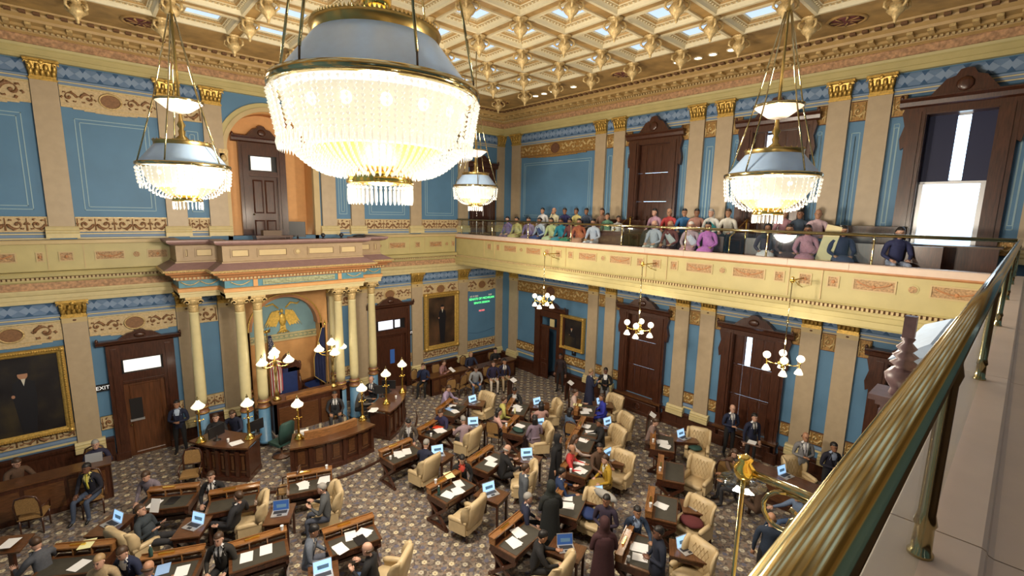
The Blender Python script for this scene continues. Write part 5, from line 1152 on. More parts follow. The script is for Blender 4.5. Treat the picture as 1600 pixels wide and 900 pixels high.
# speaker chairs
def hall_chair(x,y,z,a,label,tall):
    g=empty('upholstered_chair',(x,y,z),R(a),label=label,cat='chair'); h=1.75 if tall else 1.0
    m=MB(); m.bx(-.34,.34,-.30,.30,.38,.50); m.build('seat',mBLUEC,g); m=MB(); m.bx(-.30,.30,-.36,-.28,.5,h-.15); m.build('backrest',mBLUEC,g)
    m=MB(); m.bx(-.38,-.30,-.38,-.28,0,h-.2); m.bx(.30,.38,-.38,-.28,0,h-.2)
    if tall:
        m.plate([(-.42,h-.3),(.42,h-.3),(.46,h-.1),(.34,h+.05),(.2,h+.1),(.1,h+.28),(0,h+.36),(-.1,h+.28),(-.2,h+.1),(-.34,h+.05),(-.46,h-.1)],-.39,-.28); m.sph((0,-.27,h),(.14,.05,.14),8,5)
        for s_ in (-1,1): m.sph((s_*.4,-.33,h-.05),(.07,.05,.09),8,5); m.tube([(s_*.36,-.33,.5),(s_*.42,-.32,.9),(s_*.36,-.33,1.3)],.05,6)
    else: m.bx(-.38,.38,-.38,-.28,h-.18,h-.08)
    m.build('carved_frame',mWOOD,g); m=MB()
    for s_ in (-1,1): m.tube([(s_*.36,-.3,.72),(s_*.38,.1,.72),(s_*.37,.28,.66),(s_*.35,.3,.45)],.03,6); m.bx(s_*.34-.03,s_*.34+.03,.24,.30,0,.38)
    m.build('arm',mWOOD,g)
hall_chair(-10.35,-.95,.45,180,'tall carved speaker chair with royal blue upholstery under the arch',True); hall_chair(-9.35,-.55,.45,195,'royal blue upholstered armchair beside the speaker chair',False)
# flags
mRED=mat('flag red stripe',(.42,.03,.04),.8); mWHT=mat('flag white stripe',(.75,.72,.66),.8); mNAVY=mat('flag navy cloth',(.012,.018,.07),.8); mFRG=mat('gold fringe',(.6,.42,.1),.6)
def flag(x,y,label,us):
    g=empty('flag',(x,y,.45),label=label,cat='flag')
    m=MB(); m.lathe([(.14,0),(.14,.04),(.05,.07),(.02,.1),(.018,2.95),(.03,2.97)],10); m.build('pole',mBRASSD,g)
    m=MB()
    if us:
        m.sph((0,0,3.03),(.05,.05,.06),8,5); 
        for s_ in (-1,1): m.plate([(0,3.02),(s_*.12,3.12),(s_*.10,3.0),(s_*.05,2.96)][::(1 if s_<0 else -1)],-.01,.01)
    else: m.lathe([(.02,2.96),(.045,3.0),(.0,3.16)],6)
    m.build('finial',mBRASSG,g)
    stripes_=13; H0,H1=.75,2.88; nf=18
    def pt_(u,t):      # hanging folds; u across 0..1, t down 0..1
        wd=.10+.30*min(1,t*1.6); xx=(.02+u*wd)*(1 if us else -1); yy=.05*math.sin(u*4.2*PI+t*1.5)*(.3+t); return (xx,yy-.02,H1-t*(H1-H0)*(1-.22*u)-.35*u*t*(1 if us else .3))
    for k in range(stripes_ if us else 1):
        m=MB(); u0,u1=(k/stripes_,(k+1)/stripes_) if us else (0,1)
        cols=4 if us else 24
        rs=[[pt_(u0+(u1-u0)*i/cols,t/nf) for i in range(cols+1)] for t in range((0 if not us else (7 if k<7 else 7)),nf+1)]
        m.rings(rs,0,True,False,False); m.build('stripe' if us else 'cloth',(mRED if k%2==0 else mWHT) if us else mNAVY,g)
    if us:
        m=MB(); m.rings([[pt_(i/16,t/nf) for i in range(17)] for t in range(0,8)],0,True,False,False)
        m.build('canton',mNAVY,g); s=MB()
        for t in range(1,7):
            for i in range(1,8,1):
                p=pt_(i/8,(t+.5*(i%2))/nf); s.octa((p[0],p[1]-.012,p[2]),.014,.014)
        s.build('star',mWHT,g,kind='stuff')
    else:
        m=MB(); m.tube([pt_(1,t/nf) for t in range(nf+1)],.012,5); m.tube([pt_(i/10,1) for i in range(11)],.012,5); m.build('fringe',mFRG,g)
flag(-10.98,-.8,'national flag with red and white stripes left of the speaker chair',True); flag(-9.05,-.75,'navy flag with gold fringe right of the speaker chair',False)
# equipment on the rostrum desks
for i,(x,y,z,a,w) in enumerate(((-8.02,-3.05,1.15,150,'nearer lamp of the right clerk desk'),(-7.62,-2.75,1.15,140,'farther lamp of the right clerk desk'),(-12.95,-3.0,1.15,30,'left clerk desk'),(-12.05,-3.3,1.15,20,'right end of the left clerk desk'))):
    g=empty('computer_monitor',(x,y,z),R(a),label='black computer monitor at the '+w,cat='monitor'); MB().box((0,0,.26),(.48,.03,.30)).build('screen',mBLACK,g); MB().lathe([(.1,0),(.1,.01),(.02,.02),(.02,.14)],10).build('stand',mBLACK,g)
for x,y,z,a,w in ((-10.62,-4.1,.975,-5,'left on the secretary desk ledge'),(-10.05,-4.15,.975,8,'centre of the secretary desk ledge'),(-8.75,-3.9,1.155,40,'front of the right clerk desk'),(-12.6,-3.55,1.155,10,'left clerk desk')): paper(x,y,z,a,'white papers at the '+w,n=3,w=.3,h=.22)
g=MB(); g.bx(-.12,.12,-.08,.08,0,.1); g.build('file_box',mWHITE,None,(-10.95,-3.95,1.05),R(-15),label='white file box at the left end of the secretary desk',cat='box')
# office chair behind the secretary desk
g=empty('office_chair',(-11.35,-3.1,.15),R(20),label='dark office chair behind the left end of the secretary desk',cat='chair'); m=MB(); m.rings([[(-w,-.26-q,z),(w,-.26-q,z),(w,-.18-q,z),(-w,-.18-q,z)] for z,w,q in ((.5,.2,0),(.8,.24,.04),(1.1,.22,.1),(1.16,.16,.12))],0,True); m.build('backrest',mGRNB,g); MB().bx(-.25,.25,-.25,.25,.42,.5).build('seat',mGRNB,g); m=MB(); m.lathe([(.28,0.02),(.26,.06),(.03,.1),(.03,.42)],10); m.build('base',mWOODM,g)
# gallery furniture
for k,(s0,s1,yy,z) in enumerate(((2.3,8.2,-2.25,6.03),(9.1,11.6,-2.25,6.03),(12.2,16.2,-2.25,6.03),(3.2,8.2,-.85,6.42),(8.5,11.7,-.85,6.42),(12.4,15.3,-.85,6.42))):
    g=empty('gallery_bench',(0,0,z),-PI/2,label='dark wooden gallery bench, %s row, %s'%('front' if k<3 else 'back',('nearest the room corner','middle stretch','stretch beside the bright window')[k%3]),cat='bench')
    MB().bx(s0,s1,yy+.0,yy+.45,.40,.46).build('seat',mWOOD,g); MB().bx(s0,s1,yy+.45,yy+.5,.4,.95).build('backrest',mWOOD,g)
    n=int((s1-s0)/1.2)+1
    for i in range(n+1): MB().bx(s0+(s1-s0-.05)*i/n,s0+(s1-s0-.05)*i/n+.05,yy+.02,yy+.45,0,.4).build('leg',mWOOD,g)
for s_,w in ((7.75,'nearer the room corner'),(11.75,'beside the man in white')):
    g=empty('stair_rail',(0,0,6.03),-PI/2,label='brass stair rail in the gallery '+w,cat='railing'); m=MB(); m.tube([(s_,-1.75,0),(s_,-1.75,.95),(s_,-1.6,1.0),(s_,-.7,1.45),(s_,-.55,1.40)],.022,8); m.build('rail',mBRASSG,g); MB().tube([(s_,-.7,.39),(s_,-.7,1.45)],.022,8).build('post',mBRASSG,g)
g=empty('folding_board',(-2.05,-14.15,6.03),R(-90),label='white folding board leaning in the gallery beside the woman in navy',cat='board'); m=MB(); m.box((0,0,.68),(.32,.05,1.35),0,ry=R(12)); m.build('panel',mBASE,g)
g=empty('gallery_cabinet',(-.9,-16.3,6.42),R(-90),label='dark cabinet under the bright gallery window',cat='cabinet'); MB().bx(-.9,.7,-.25,.25,0,.55).build('body',mWOOD,g); MB().bx(-.95,.75,-.3,.28,.55,.58).build('top',mIRON,g)
# small things on the desks
def cup(x,y,z,label,mt_=mWHITE):
    m=MB(); m.lathe([(.028,0),(.034,.09),(.036,.10),(.030,.10),(.026,.01)],12,cap=False); m.lathe([(.028,0),(.028,.003)],12); m.build('cup',mt_,None,(x,y,z),label=label,cat='cup')
def bottle(x,y,z,label,mt_=mGRNB):
    g=MB().lathe([(.032,0),(.034,.02),(.034,.15),(.014,.19),(.014,.21)],12).build('bottle',mt_,None,(x,y,z),label=label,cat='bottle'); MB().lathe([(.016,.21),(.016,.235)],10).build('cap',mWHITE,g)
for sid,u,v,kind,w in (('D5',-.38,.05,'b','dark green bottle on the desk of the woman in red'),('D5',-.28,.28,'c','white cup on the shelf of the desk of the woman in red'),('D4',-.4,-.05,'c','white cup on the desk left of the central aisle'),
    ('Db',-.4,.0,'g','yellow green bottle on the back row desk'),('D12',-.35,.25,'c','white cup on the shelf of the maroon sweater desk'),('D10',-.4,.27,'c','white cup on the shelf of the green bag desk'),('D8',-.42,.1,'c','white cup on the desk of the mustard coat'),
    ('D3',.44,.27,'c','white cup on the shelf of the two sheet desk'),('D1',.4,.27,'c','white cup on the desk nearest the secretary desk'),('D13',-.4,.1,'c','white cup on the desk of the navy suit at lower right'),('Df',-.42,-.12,'c','white cup on the red folder desk'),('D11',-.38,.28,'c','white cup on the shelf of the bare desk'),
    ('Dm',-.35,.27,'b','dark bottle on the photographs desk'),('Dg',-.4,.27,'c','white cup on the dark bag desk')):
    q=[s for s in ST if s[0]==sid][0]; px,py=loc2(q[1],q[2],q[3],u,v); z=.931 if v>.2 else .772
    if kind=='c': cup(px,py,z,w)
    else: bottle(px,py,z,w,mGRNB if kind=='b' else mYELP)
for x,y,w in ((-7.75,-3.5,'on the right clerk desk between its lamps'),(-12.75,-3.35,'on the left clerk desk between its lamps'),(-10.7,-3.95,'on the secretary desk near the file box')): cup(x,y,1.155 if 'secretary' not in w else .975,'white cup '+w)
# ================= people =================
_cl={}
def cloth(c,r=.85):
    k=tuple(c)
    if k not in _cl: _cl[k]=mat('cloth',c,r,var=.12,scale=30)
    return _cl[k]
SK={'l':mat('light skin',(.56,.33,.24),.5),'m':mat('tan skin',(.42,.22,.13),.5),'b':mat('brown skin',(.26,.125,.07),.5),'d':mat('dark brown skin',(.17,.08,.05),.5)}
mEYE=mat('eye',(.02,.015,.012),.3); mLIP=mat('lips',(.35,.10,.09),.5); mSHOE=mat('black shoe leather',(.012,.01,.01),.35)
HC={'k':mat('black hair',(.010,.008,.008),.5),'n':mat('brown hair',(.055,.028,.014),.5),'g':mat('grey hair',(.30,.29,.27),.6),'y':mat('blond hair',(.32,.21,.10),.5),'w':mat('white hair',(.6,.58,.54),.6)}
ARCH={}
def skeleton(pose,arms):
    J={}
    if pose=='stand':
        up=Vector((0,.02,1)).normalized(); pel=Vector((0,0,.93)); hipz=.90
        J['kn']=[Vector((s*.11,.02,.49)) for s in (-1,1)]; J['an']=[Vector((s*.125,-.02,.09)) for s in (-1,1)]
    else:
        lean={'sit':6,'lean':17,'recline':-22,'write':13}[pose]
        up=Vector((0,math.sin(R(lean)),math.cos(R(lean)))); pel=Vector((0,0,.56))
        if pose=='recline': J['kn']=[Vector((s*.13,.44,.58)) for s in (-1,1)]; J['an']=[Vector((s*.13,.80,.24)) for s in (-1,1)]
        else: J['kn']=[Vector((s*.14,.43,.54)) for s in (-1,1)]; J['an']=[Vector((s*.14,.44+.04*s,.09)) for s in (-1,1)]
    fw=Vector((1,0,0)).cross(up)*-1; fw=Vector((0,up.z,-up.y))
    T=lambda d,f=0,x=0: pel+up*d+fw*f+Vector((x,0,0))
    J['pel']=pel; J['wa']=T(.14); J['ch']=T(.34,.01); J['ut']=T(.45); J['nk']=T(.54,.005); J['hb']=T(.60,.015)
    J['sh']=[T(.435,0,s*.182) for s in (-1,1)]
    J['hip']=[pel+Vector((s*.095,.0,-.04)) for s in (-1,1)]
    hd=J['hb']+Vector((0,0,.085))+fw*.025
    J['head']=hd; J['up']=up; J['fw']=fw
    e=[];w=[]
    for i,s in enumerate((-1,1)):
        sh=J['sh'][i]
        if arms=='down': el=sh+Vector((s*.06,-.02,-.28)); wr=el+Vector((s*.01,.05,-.25))
        elif arms=='clasp': el=sh+Vector((s*.07,.0,-.28)); wr=Vector((s*.045,.20,el.z+.01))+Vector((0,sh.y*.6,0))
        elif arms=='hips': el=sh+Vector((s*.20,-.06,-.22)); wr=el+Vector((-s*.17,.10,-.12))
        elif arms=='lap': el=sh+Vector((s*.08,.03,-.26)); wr=el+Vector((-s*.10,.22,-.09))
        elif arms=='desk': el=sh+Vector((s*.09,.14,-.23)); wr=el+Vector((-s*.06,.24,-.0))
        elif arms=='rest': el=sh+Vector((s*.13,.02,-.25)); wr=el+Vector((-s*.0,.24,-.03))
        elif arms=='phone': el=sh+Vector((s*.06,.08,-.26)); wr=el+Vector((-s*.10,.20,.13))
        elif arms=='chin': 
            if s>0: el=sh+Vector((.03,.14,-.24)); wr=hd+Vector((.05,.07,-.12))
            else: el=sh+Vector((-.08,.06,-.26)); wr=el+Vector((.14,.20,-.03))
        elif arms=='reach':
            if s>0: el=sh+Vector((.08,.20,-.14)); wr=el+Vector((.03,.25,-.03))
            else: el=sh+Vector((-.08,.05,-.26)); wr=el+Vector((.05,.22,-.0))
        e.append(el); w.append(wr)
    J['el']=e; J['wr']=w; return J
def hand(mb,wr,d,s,m=0):
    d=d.normalized(); side=Vector((s,0,0))-d*(d.x*s); side=side.normalized() if side.length>.1 else Vector((0,0,1)); nrm=side.cross(d)
    P=lambda a,b,c:tuple(wr+d*a+side*b+nrm*c)
    mb.rings([[P(a,-b,-c),P(a,b,-c),P(a,b,c),P(a,-b,c)] for a,b,c in ((-.01,.024,.018),(.03,.036,.017),(.075,.042,.014),(.088,.036,.012))],m,True)
    for k,(o,L) in enumerate(((-.030,.060),(-.010,.072),(.010,.068),(.030,.052))):
        q=-.01 if nrm.z>0 else .01
        mb.tube([P(.08,o,0),P(.08+L*.5,o*1.1,-abs(q)*.6),P(.08+L*.9,o*1.1,-abs(q)*2.4)],[.0095,.0085,.006],5,m)
    mb.tube([P(.02,-.034,0),P(.05,-.056,-.006),P(.078,-.058,-.014)],[.012,.011,.008],5,m)
def head(mb,c,up,fw,yawd=0):
    rt=fw.cross(up)
    f=(fw*math.cos(R(yawd))+rt*math.sin(R(yawd))); r_=f.cross(up)
    P=lambda x,y,z: tuple(c+r_*x+f*y+up*z)
    rs=[]
    for z,rx,ry,oy in ((-.125,.025,.03,.035),(-.115,.045,.055,.025),(-.09,.060,.075,.012),(-.05,.070,.088,.002),(0,.076,.095,-.004),(.04,.078,.098,-.008),(.08,.070,.088,-.01),(.11,.048,.06,-.012),(.122,.015,.02,-.012)):
        rs.append([P(rx*math.cos(a),oy+ry*math.sin(a),z) for a in [2*PI*j/14 for j in range(14)]])
    mb.rings(rs,0,True)
    mb.rings([[P(x,y,z) for x,y,z in q] for q in ([(-.006,.090,.012),(.006,.090,.012),(.004,.082,.02)],[(-.014,.092,-.03),(.014,.092,-.03),(0,.114,-.028)],[(-.010,.086,-.038),(.010,.086,-.038),(0,.095,-.040)])],0,True)
    for s in (-1,1):
        b=MB(); 
        mb.sph(P(s*.030,.084,.006),(.011,.011,.007),6,4,5)
        mb.sph(P(s*.078,-.004,-.01),(.014,.018,.026),6,4,0)
        mb.tube([P(s*.015,.092,.024),P(s*.045,.082,.026)],.004,4,5)
    mb.tube([P(-.022,.080,-.066),P(0,.089,-.064),P(.022,.080,-.066)],[.003,.007,.003],5,6)
    return r_,f
def arche(pose,arms,turn):
    key=(pose,arms,turn)
    if key in ARCH: return ARCH[key]
    J=skeleton(pose,arms); V=[];RA=[];E=[];
    def nd(p,r): V.append(tuple(p)); RA.append(r if isinstance(r,tuple) else (r,r)); return len(V)-1
    pl=nd(J['pel'],(.145,.115)); wa=nd(J['wa'],(.145,.112)); ch=nd(J['ch'],(.165,.125)); ut=nd(J['ut'],(.105,.085)); nk=nd(J['nk'],.052); hb=nd(J['hb'],.05)
    E+=[(pl,wa),(wa,ch),(ch,ut),(ut,nk),(nk,hb)]
    seg=[('torso',J['pel'],J['wa']),('torso',J['wa'],J['ch']),('torso',J['ch'],J['ut']),('neck',J['nk'],J['hb'])]
    for i,s in enumerate((-1,1)):
        sh=nd(J['sh'][i],.074); el=nd(J['el'][i],.050); wr=nd(J['wr'][i],.030); mid=nd((J['el'][i]+J['wr'][i])/2,.040)
        E+=[(ut,sh),(sh,el),(el,mid),(mid,wr)]
        hp=nd(J['hip'][i],.095); th=nd((J['hip'][i]+J['kn'][i])/2,.080); kn=nd(J['kn'][i],.060); cf=nd((J['kn'][i]*.6+J['an'][i]*.4),.055); an=nd(J['an'][i],.042)
        toe=J['an'][i]+Vector((s*.02,.15,-.055)) if pose!='recline' else J['an'][i]+Vector((0,.10,.10)); to=nd(toe,.034)
        E+=[(pl,hp),(hp,th),(th,kn),(kn,cf),(cf,an),(an,to)]
        seg+=[('torso',J['ut'],J['sh'][i]),('arm',J['sh'][i],J['el'][i]),('fore',J['el'][i],J['wr'][i]),('leg',J['hip'][i],J['kn'][i]),('leg',J['kn'][i],J['an'][i]),('foot',J['an'][i]+Vector((0,.03,-.02)),toe),('hipt',J['pel'],J['hip'][i])]
    me=bpy.data.meshes.new('b'); me.from_pydata(V,E,[]); ob=bpy.data.objects.new('b',me); COL.objects.link(ob)
    md=ob.modifiers.new('s','SKIN'); md.use_smooth_shade=True
    sv=me.skin_vertices[0].data
    for i,r_ in enumerate(RA): sv[i].radius=r_; sv[i].use_root=(i==0)
    sb=ob.modifiers.new('u','SUBSURF'); sb.levels=1
    dg=bpy.context.evaluated_depsgraph_get(); ev=ob.evaluated_get(dg); m2=ev.to_mesh()
    b=MB(); VV=[v.co.copy() for v in m2.vertices]
    fl=[tuple(p.vertices) for p in m2.polygons]
    mi=[]
    for p in m2.polygons:
        c=p.center; best=None
        for n,a,q in seg:
            d=q-a; t=max(0,min(1,(c-a).dot(d)/max(d.length_squared,1e-9))); dist=(c-a-d*t).length
            if n=='torso': dist-=.07
            if n=='leg': dist-=.03
            if best is None or dist<best[0]: best=(dist,n,t)
        n=best[1]; k={'torso':1,'arm':1,'fore':1,'leg':2,'foot':3,'neck':0,'hipt':2}[n]
        if n=='torso':
            L=(c-J['pel']).dot(J['up']); F_=p.normal.dot(J['fw'])
            if L<.02: k=2 if pose!='stand' else 1
            if F_>.25 and .12<L<.56 and abs(c.x)<.012+(L-.12)*.17: k=4
        if n=='hipt' and pose=='stand' and (c-J['pel']).z>-.06: k=1
        mi.append(k)
    ob.evaluated_get(dg).to_mesh_clear(); 
    b.v=[tuple(v) for v in VV]; b.f=fl; b.m=mi; b.s=[True]*len(fl)
    bpy.data.objects.remove(ob); bpy.data.meshes.remove(me)
    torso=BVHTree.FromPolygons(VV,fl)
    for i,s in enumerate((-1,1)): hand(b,J['wr'][i],J['wr'][i]-J['el'][i],s)
    hup=(J['up']*.4+Vector((0,0,1))*.6).normalized() if pose!='write' else J['up']; hfw=Vector((0,hup.z,-hup.y))
    if pose in('write','lean') : hup=Vector((0,math.sin(R(20)),math.cos(R(20)))); hfw=Vector((0,hup.z,-hup.y))
    r_,f=head(b,J['head'],hup,hfw,turn)
    mats=[SK['m'],cloth((.02,.02,.03)),cloth((.02,.02,.03)),mSHOE,cloth((.8,.8,.8)),mEYE,mLIP]
    body=b.mesh('person',mats)
    HM=Matrix((r_,f,hup)).transposed().to_4x4(); HM.translation=J['head']
    # tie and lapels laid on the chest
    def onchest(x,L,off=.006):
        o=J['pel']+J['up']*L+Vector((x,0,0))+J['fw']*.5; hit=torso.ray_cast(o,-J['fw'])
        return (hit[0]+J['fw']*off) if hit[0] else (J['pel']+J['up']*L+J['fw']*.13+Vector((x,0,0)))
    t=MB(); 
    for (x0,x1) in ((-1,1),):
        rows=[(.53,.012),(.50,.018),(.48,.012),(.36,.020),(.24,.026),(.17,.028),(.14,.004)]
        t.rings([[tuple(onchest(-w,L,.012)),tuple(onchest(w,L,.012)),tuple(onchest(w,L,.004)),tuple(onchest(-w,L,.004))] for L,w in rows],0,True)
    tie=t.mesh('tie',cloth((.02,.02,.03)))
    t=MB()
    for s in (-1,1):
        rows=[(.55,.03,.05),(.50,.075,.045),(.42,.065,.06),(.30,.04,.045),(.16,.01,.03)]
        t.rings([[tuple(onchest(s*x,L,.010)),tuple(onchest(s*(x+w),L,.010)),tuple(onchest(s*(x+w),L,.003)),tuple(onchest(s*x,L,.003))] for L,x,w in rows],0,True)
    lap=t.mesh('lapel',cloth((.02,.02,.03)))
    ARCH[key]=(body,HM,J,tie,lap); return ARCH[key]
HAIR={}
def hair_mesh(st):
    if st in HAIR: return HAIR[st]
    m=MB()
    def shell(rx,ry,rz,cy,cz,zmin,n=16,k=8,front=None):
        rs=[]
        for i in range(k+1):
            a=(PI/2)*i/k; z=zmin+(rz+cz-zmin)*math.sin(a) if False else cz+rz*math.sin(-R(20)+(PI/2+R(20))*i/k)
            t=-R(20)+(PI/2+R(20))*i/k; q=max(math.cos(t),.03)
            row=[]
            for j in range(n):
                b=2*PI*j/n; y=ry*q*math.sin(b); x=rx*q*math.cos(b); zz=z
                if math.sin(b)>.30 and i<=2: zz=cz+rz*math.sin(R(6))+.003*i; 
                if math.sin(b)<-.3 and i==0: zz-=.03
                row.append((x,cy+y,zz))
            rs.append(row)
        m.rings(rs,0,True)
    if st in('short','long','bun'): shell(.083,.102,.092,-.013,.041,-.02)
    if st=='bald':
        for z in (0,1): pass
        m.tube([(.080*math.cos(a),-.008+.100*math.sin(a),-.005) for a in [PI*1.0+PI*i/10 for i in range(11)]],[.012]+[.026]*9+[.012],6)
    if st=='long':
        rs=[]
        for z,rx,ry,oy in ((.05,.086,.09,-.035),(-.03,.094,.085,-.045),(-.12,.098,.07,-.055),(-.22,.10,.055,-.065),(-.30,.07,.03,-.07)):
            rs.append([(rx*math.cos(a),oy+(ry*math.sin(a) if math.sin(a)<0 else .25*ry*math.sin(a)),z) for a in [2*PI*j/12 for j in range(12)]])
        m.rings(rs,0,True)
    if st=='bun': m.sph((0,-.12,.03),.045,8,6)
    if st=='scarf':
        rs=[]
        for z,rx,ry,oy in ((.135,.02,.02,-.02),(.125,.06,.07,-.018),(.09,.088,.10,-.015),(.04,.098,.112,-.02),(-.02,.10,.108,-.03),(-.08,.098,.10,-.02),(-.13,.10,.10,.0),(-.20,.15,.12,-.01),(-.27,.19,.13,-.01)):
            row=[]
            for j in range(18):
                a=2*PI*j/18; x,y=rx*math.cos(a),oy+ry*math.sin(a)
                if math.sin(a)>.55 and -.09<z<.07: y=oy+ry*.62; 
                row.append((x,y,z))
            rs.append(row)
        m.rings(rs,0,True)
    HAIR[st]=m.mesh('hair',HC['k']); return HAIR[st]
SKIRT={}
def skirt_mesh(pose,kind):
    k=(pose if pose=='stand' else ('recline' if pose=='recline' else 'sit'),kind)
    if k in SKIRT: return SKIRT[k]
    m=MB(); n=16
    if k[0]=='stand':
        rows={'robe':((1.40,.13,.10),(1.34,.20,.14),(1.2,.215,.15),(1.0,.20,.15),(.7,.23,.18),(.3,.27,.22),(.03,.31,.25)),'skirt':((1.08,.14,.11),(.95,.175,.135),(.6,.20,.17),(.25,.24,.20),(.1,.25,.21)),'coat':((1.1,.15,.12),(.95,.185,.14),(.75,.20,.15))}[kind]
        for_=[[(rx*math.cos(a)*(1+.03*math.sin(6*a)),.02+ry*math.sin(a)*(1+.03*math.cos(5*a)),z) for a in [2*PI*j/n for j in range(n)]] for z,rx,ry in rows]
        m.rings(for_,0,True)
    else:
        path=[((0,-.02,.70),.14,.11,(0,0,1)),((0,.02,.58),.19,.14,(0,.5,1)),((0,.22,.56),.21,.11,(0,1,0)),((0,.42,.54),.21,.10,(0,1,-.5)),((0,.49,.40),.22,.10,(0,.2,-1)),((0,.49,.12),.24,.12,(0,0,-1))]
        rs=[]
        for c,rx,ry,t in path:
            t=Vector(t).normalized(); u=Vector((1,0,0)); w=t.cross(u)
            rs.append([tuple(Vector(c)+u*rx*math.cos(a)*(1+.04*math.sin(5*a))+w*ry*math.sin(a)) for a in [2*PI*j/n for j in range(n)]])
        m.rings(rs,0,True)
    SKIRT[k]=m.mesh('skirt',cloth((.1,.1,.1))); return SKIRT[k]
def drape_mesh():
    m=MB(); rs=[]
    for x,y,z,w in ((.12,-.12,1.0,.06),(.13,-.02,1.06,.07),(.09,.12,.98,.08),(-.02,.15,.86,.10),(-.14,.12,.72,.12),(-.16,.05,.62,.12)):
        rs.append([(x-w*.6,y+.0,z+w*.6),(x+w*.6,y+.0,z-w*.6),(x+w*.6,y+.014,z-w*.6),(x-w*.6,y+.014,z+w*.6)])
    m.rings(rs,0,True); return m.mesh('drape',cloth((.1,.1,.1)))
DRAPE=drape_mesh()
def setm(o,i,mt_):
    o.material_slots[i].link='OBJECT'; o.material_slots[i].material=mt_
def person(x,y,z,face,pose,arms,hair,hc,skin,top,bot,label,shirt=None,tie=None,skirt=None,turn=0,sc=1.0,drape=None,group=None):
    body,HM,J,tm,lm=arche(pose,arms,turn)
    a=R(face-90); hx,hy=J['head'].x*sc,J['head'].y*sc; c,s=math.cos(a),math.sin(a)
    zoff=z
    o=link('person',body,None,(x-(c*hx-s*hy),y-(s*hx+c*hy),zoff),a,label=label,cat='person',group=group); o.scale=(sc,sc,sc)
    tc=cloth(top); setm(o,0,SK[skin]); setm(o,1,tc); setm(o,2,cloth(bot)); setm(o,4,cloth(shirt) if shirt else tc)
    if hair!='none':
        h=link('hair' if hair!='scarf' else 'head_scarf',hair_mesh(hair),o); h.matrix_local=HM; setm(h,0,HC[hc] if isinstance(hc,str) else cloth(hc))
    if tie: t=link('tie',tm,o); setm(t,0,cloth(tie))
    if shirt: t=link('lapel',lm,o); setm(t,0,tc)
    if skirt: 
        q=link({'robe':'robe','skirt':'skirt','coat':'coat_skirt'}[skirt],skirt_mesh(pose,skirt),o); setm(q,0,cloth(bot) if skirt=='skirt' else tc)
    if drape and pose!='stand': q=link('drape',DRAPE,o); setm(q,0,cloth(drape))
    return o
NV=(.014,.018,.045); BK=(.010,.010,.012); GY=(.10,.105,.12); CH_=(.03,.03,.035); WH=(.72,.72,.72); LB_=(.30,.40,.60); BR=(.09,.05,.03); KH=(.38,.30,.19); DN=(.05,.09,.18)
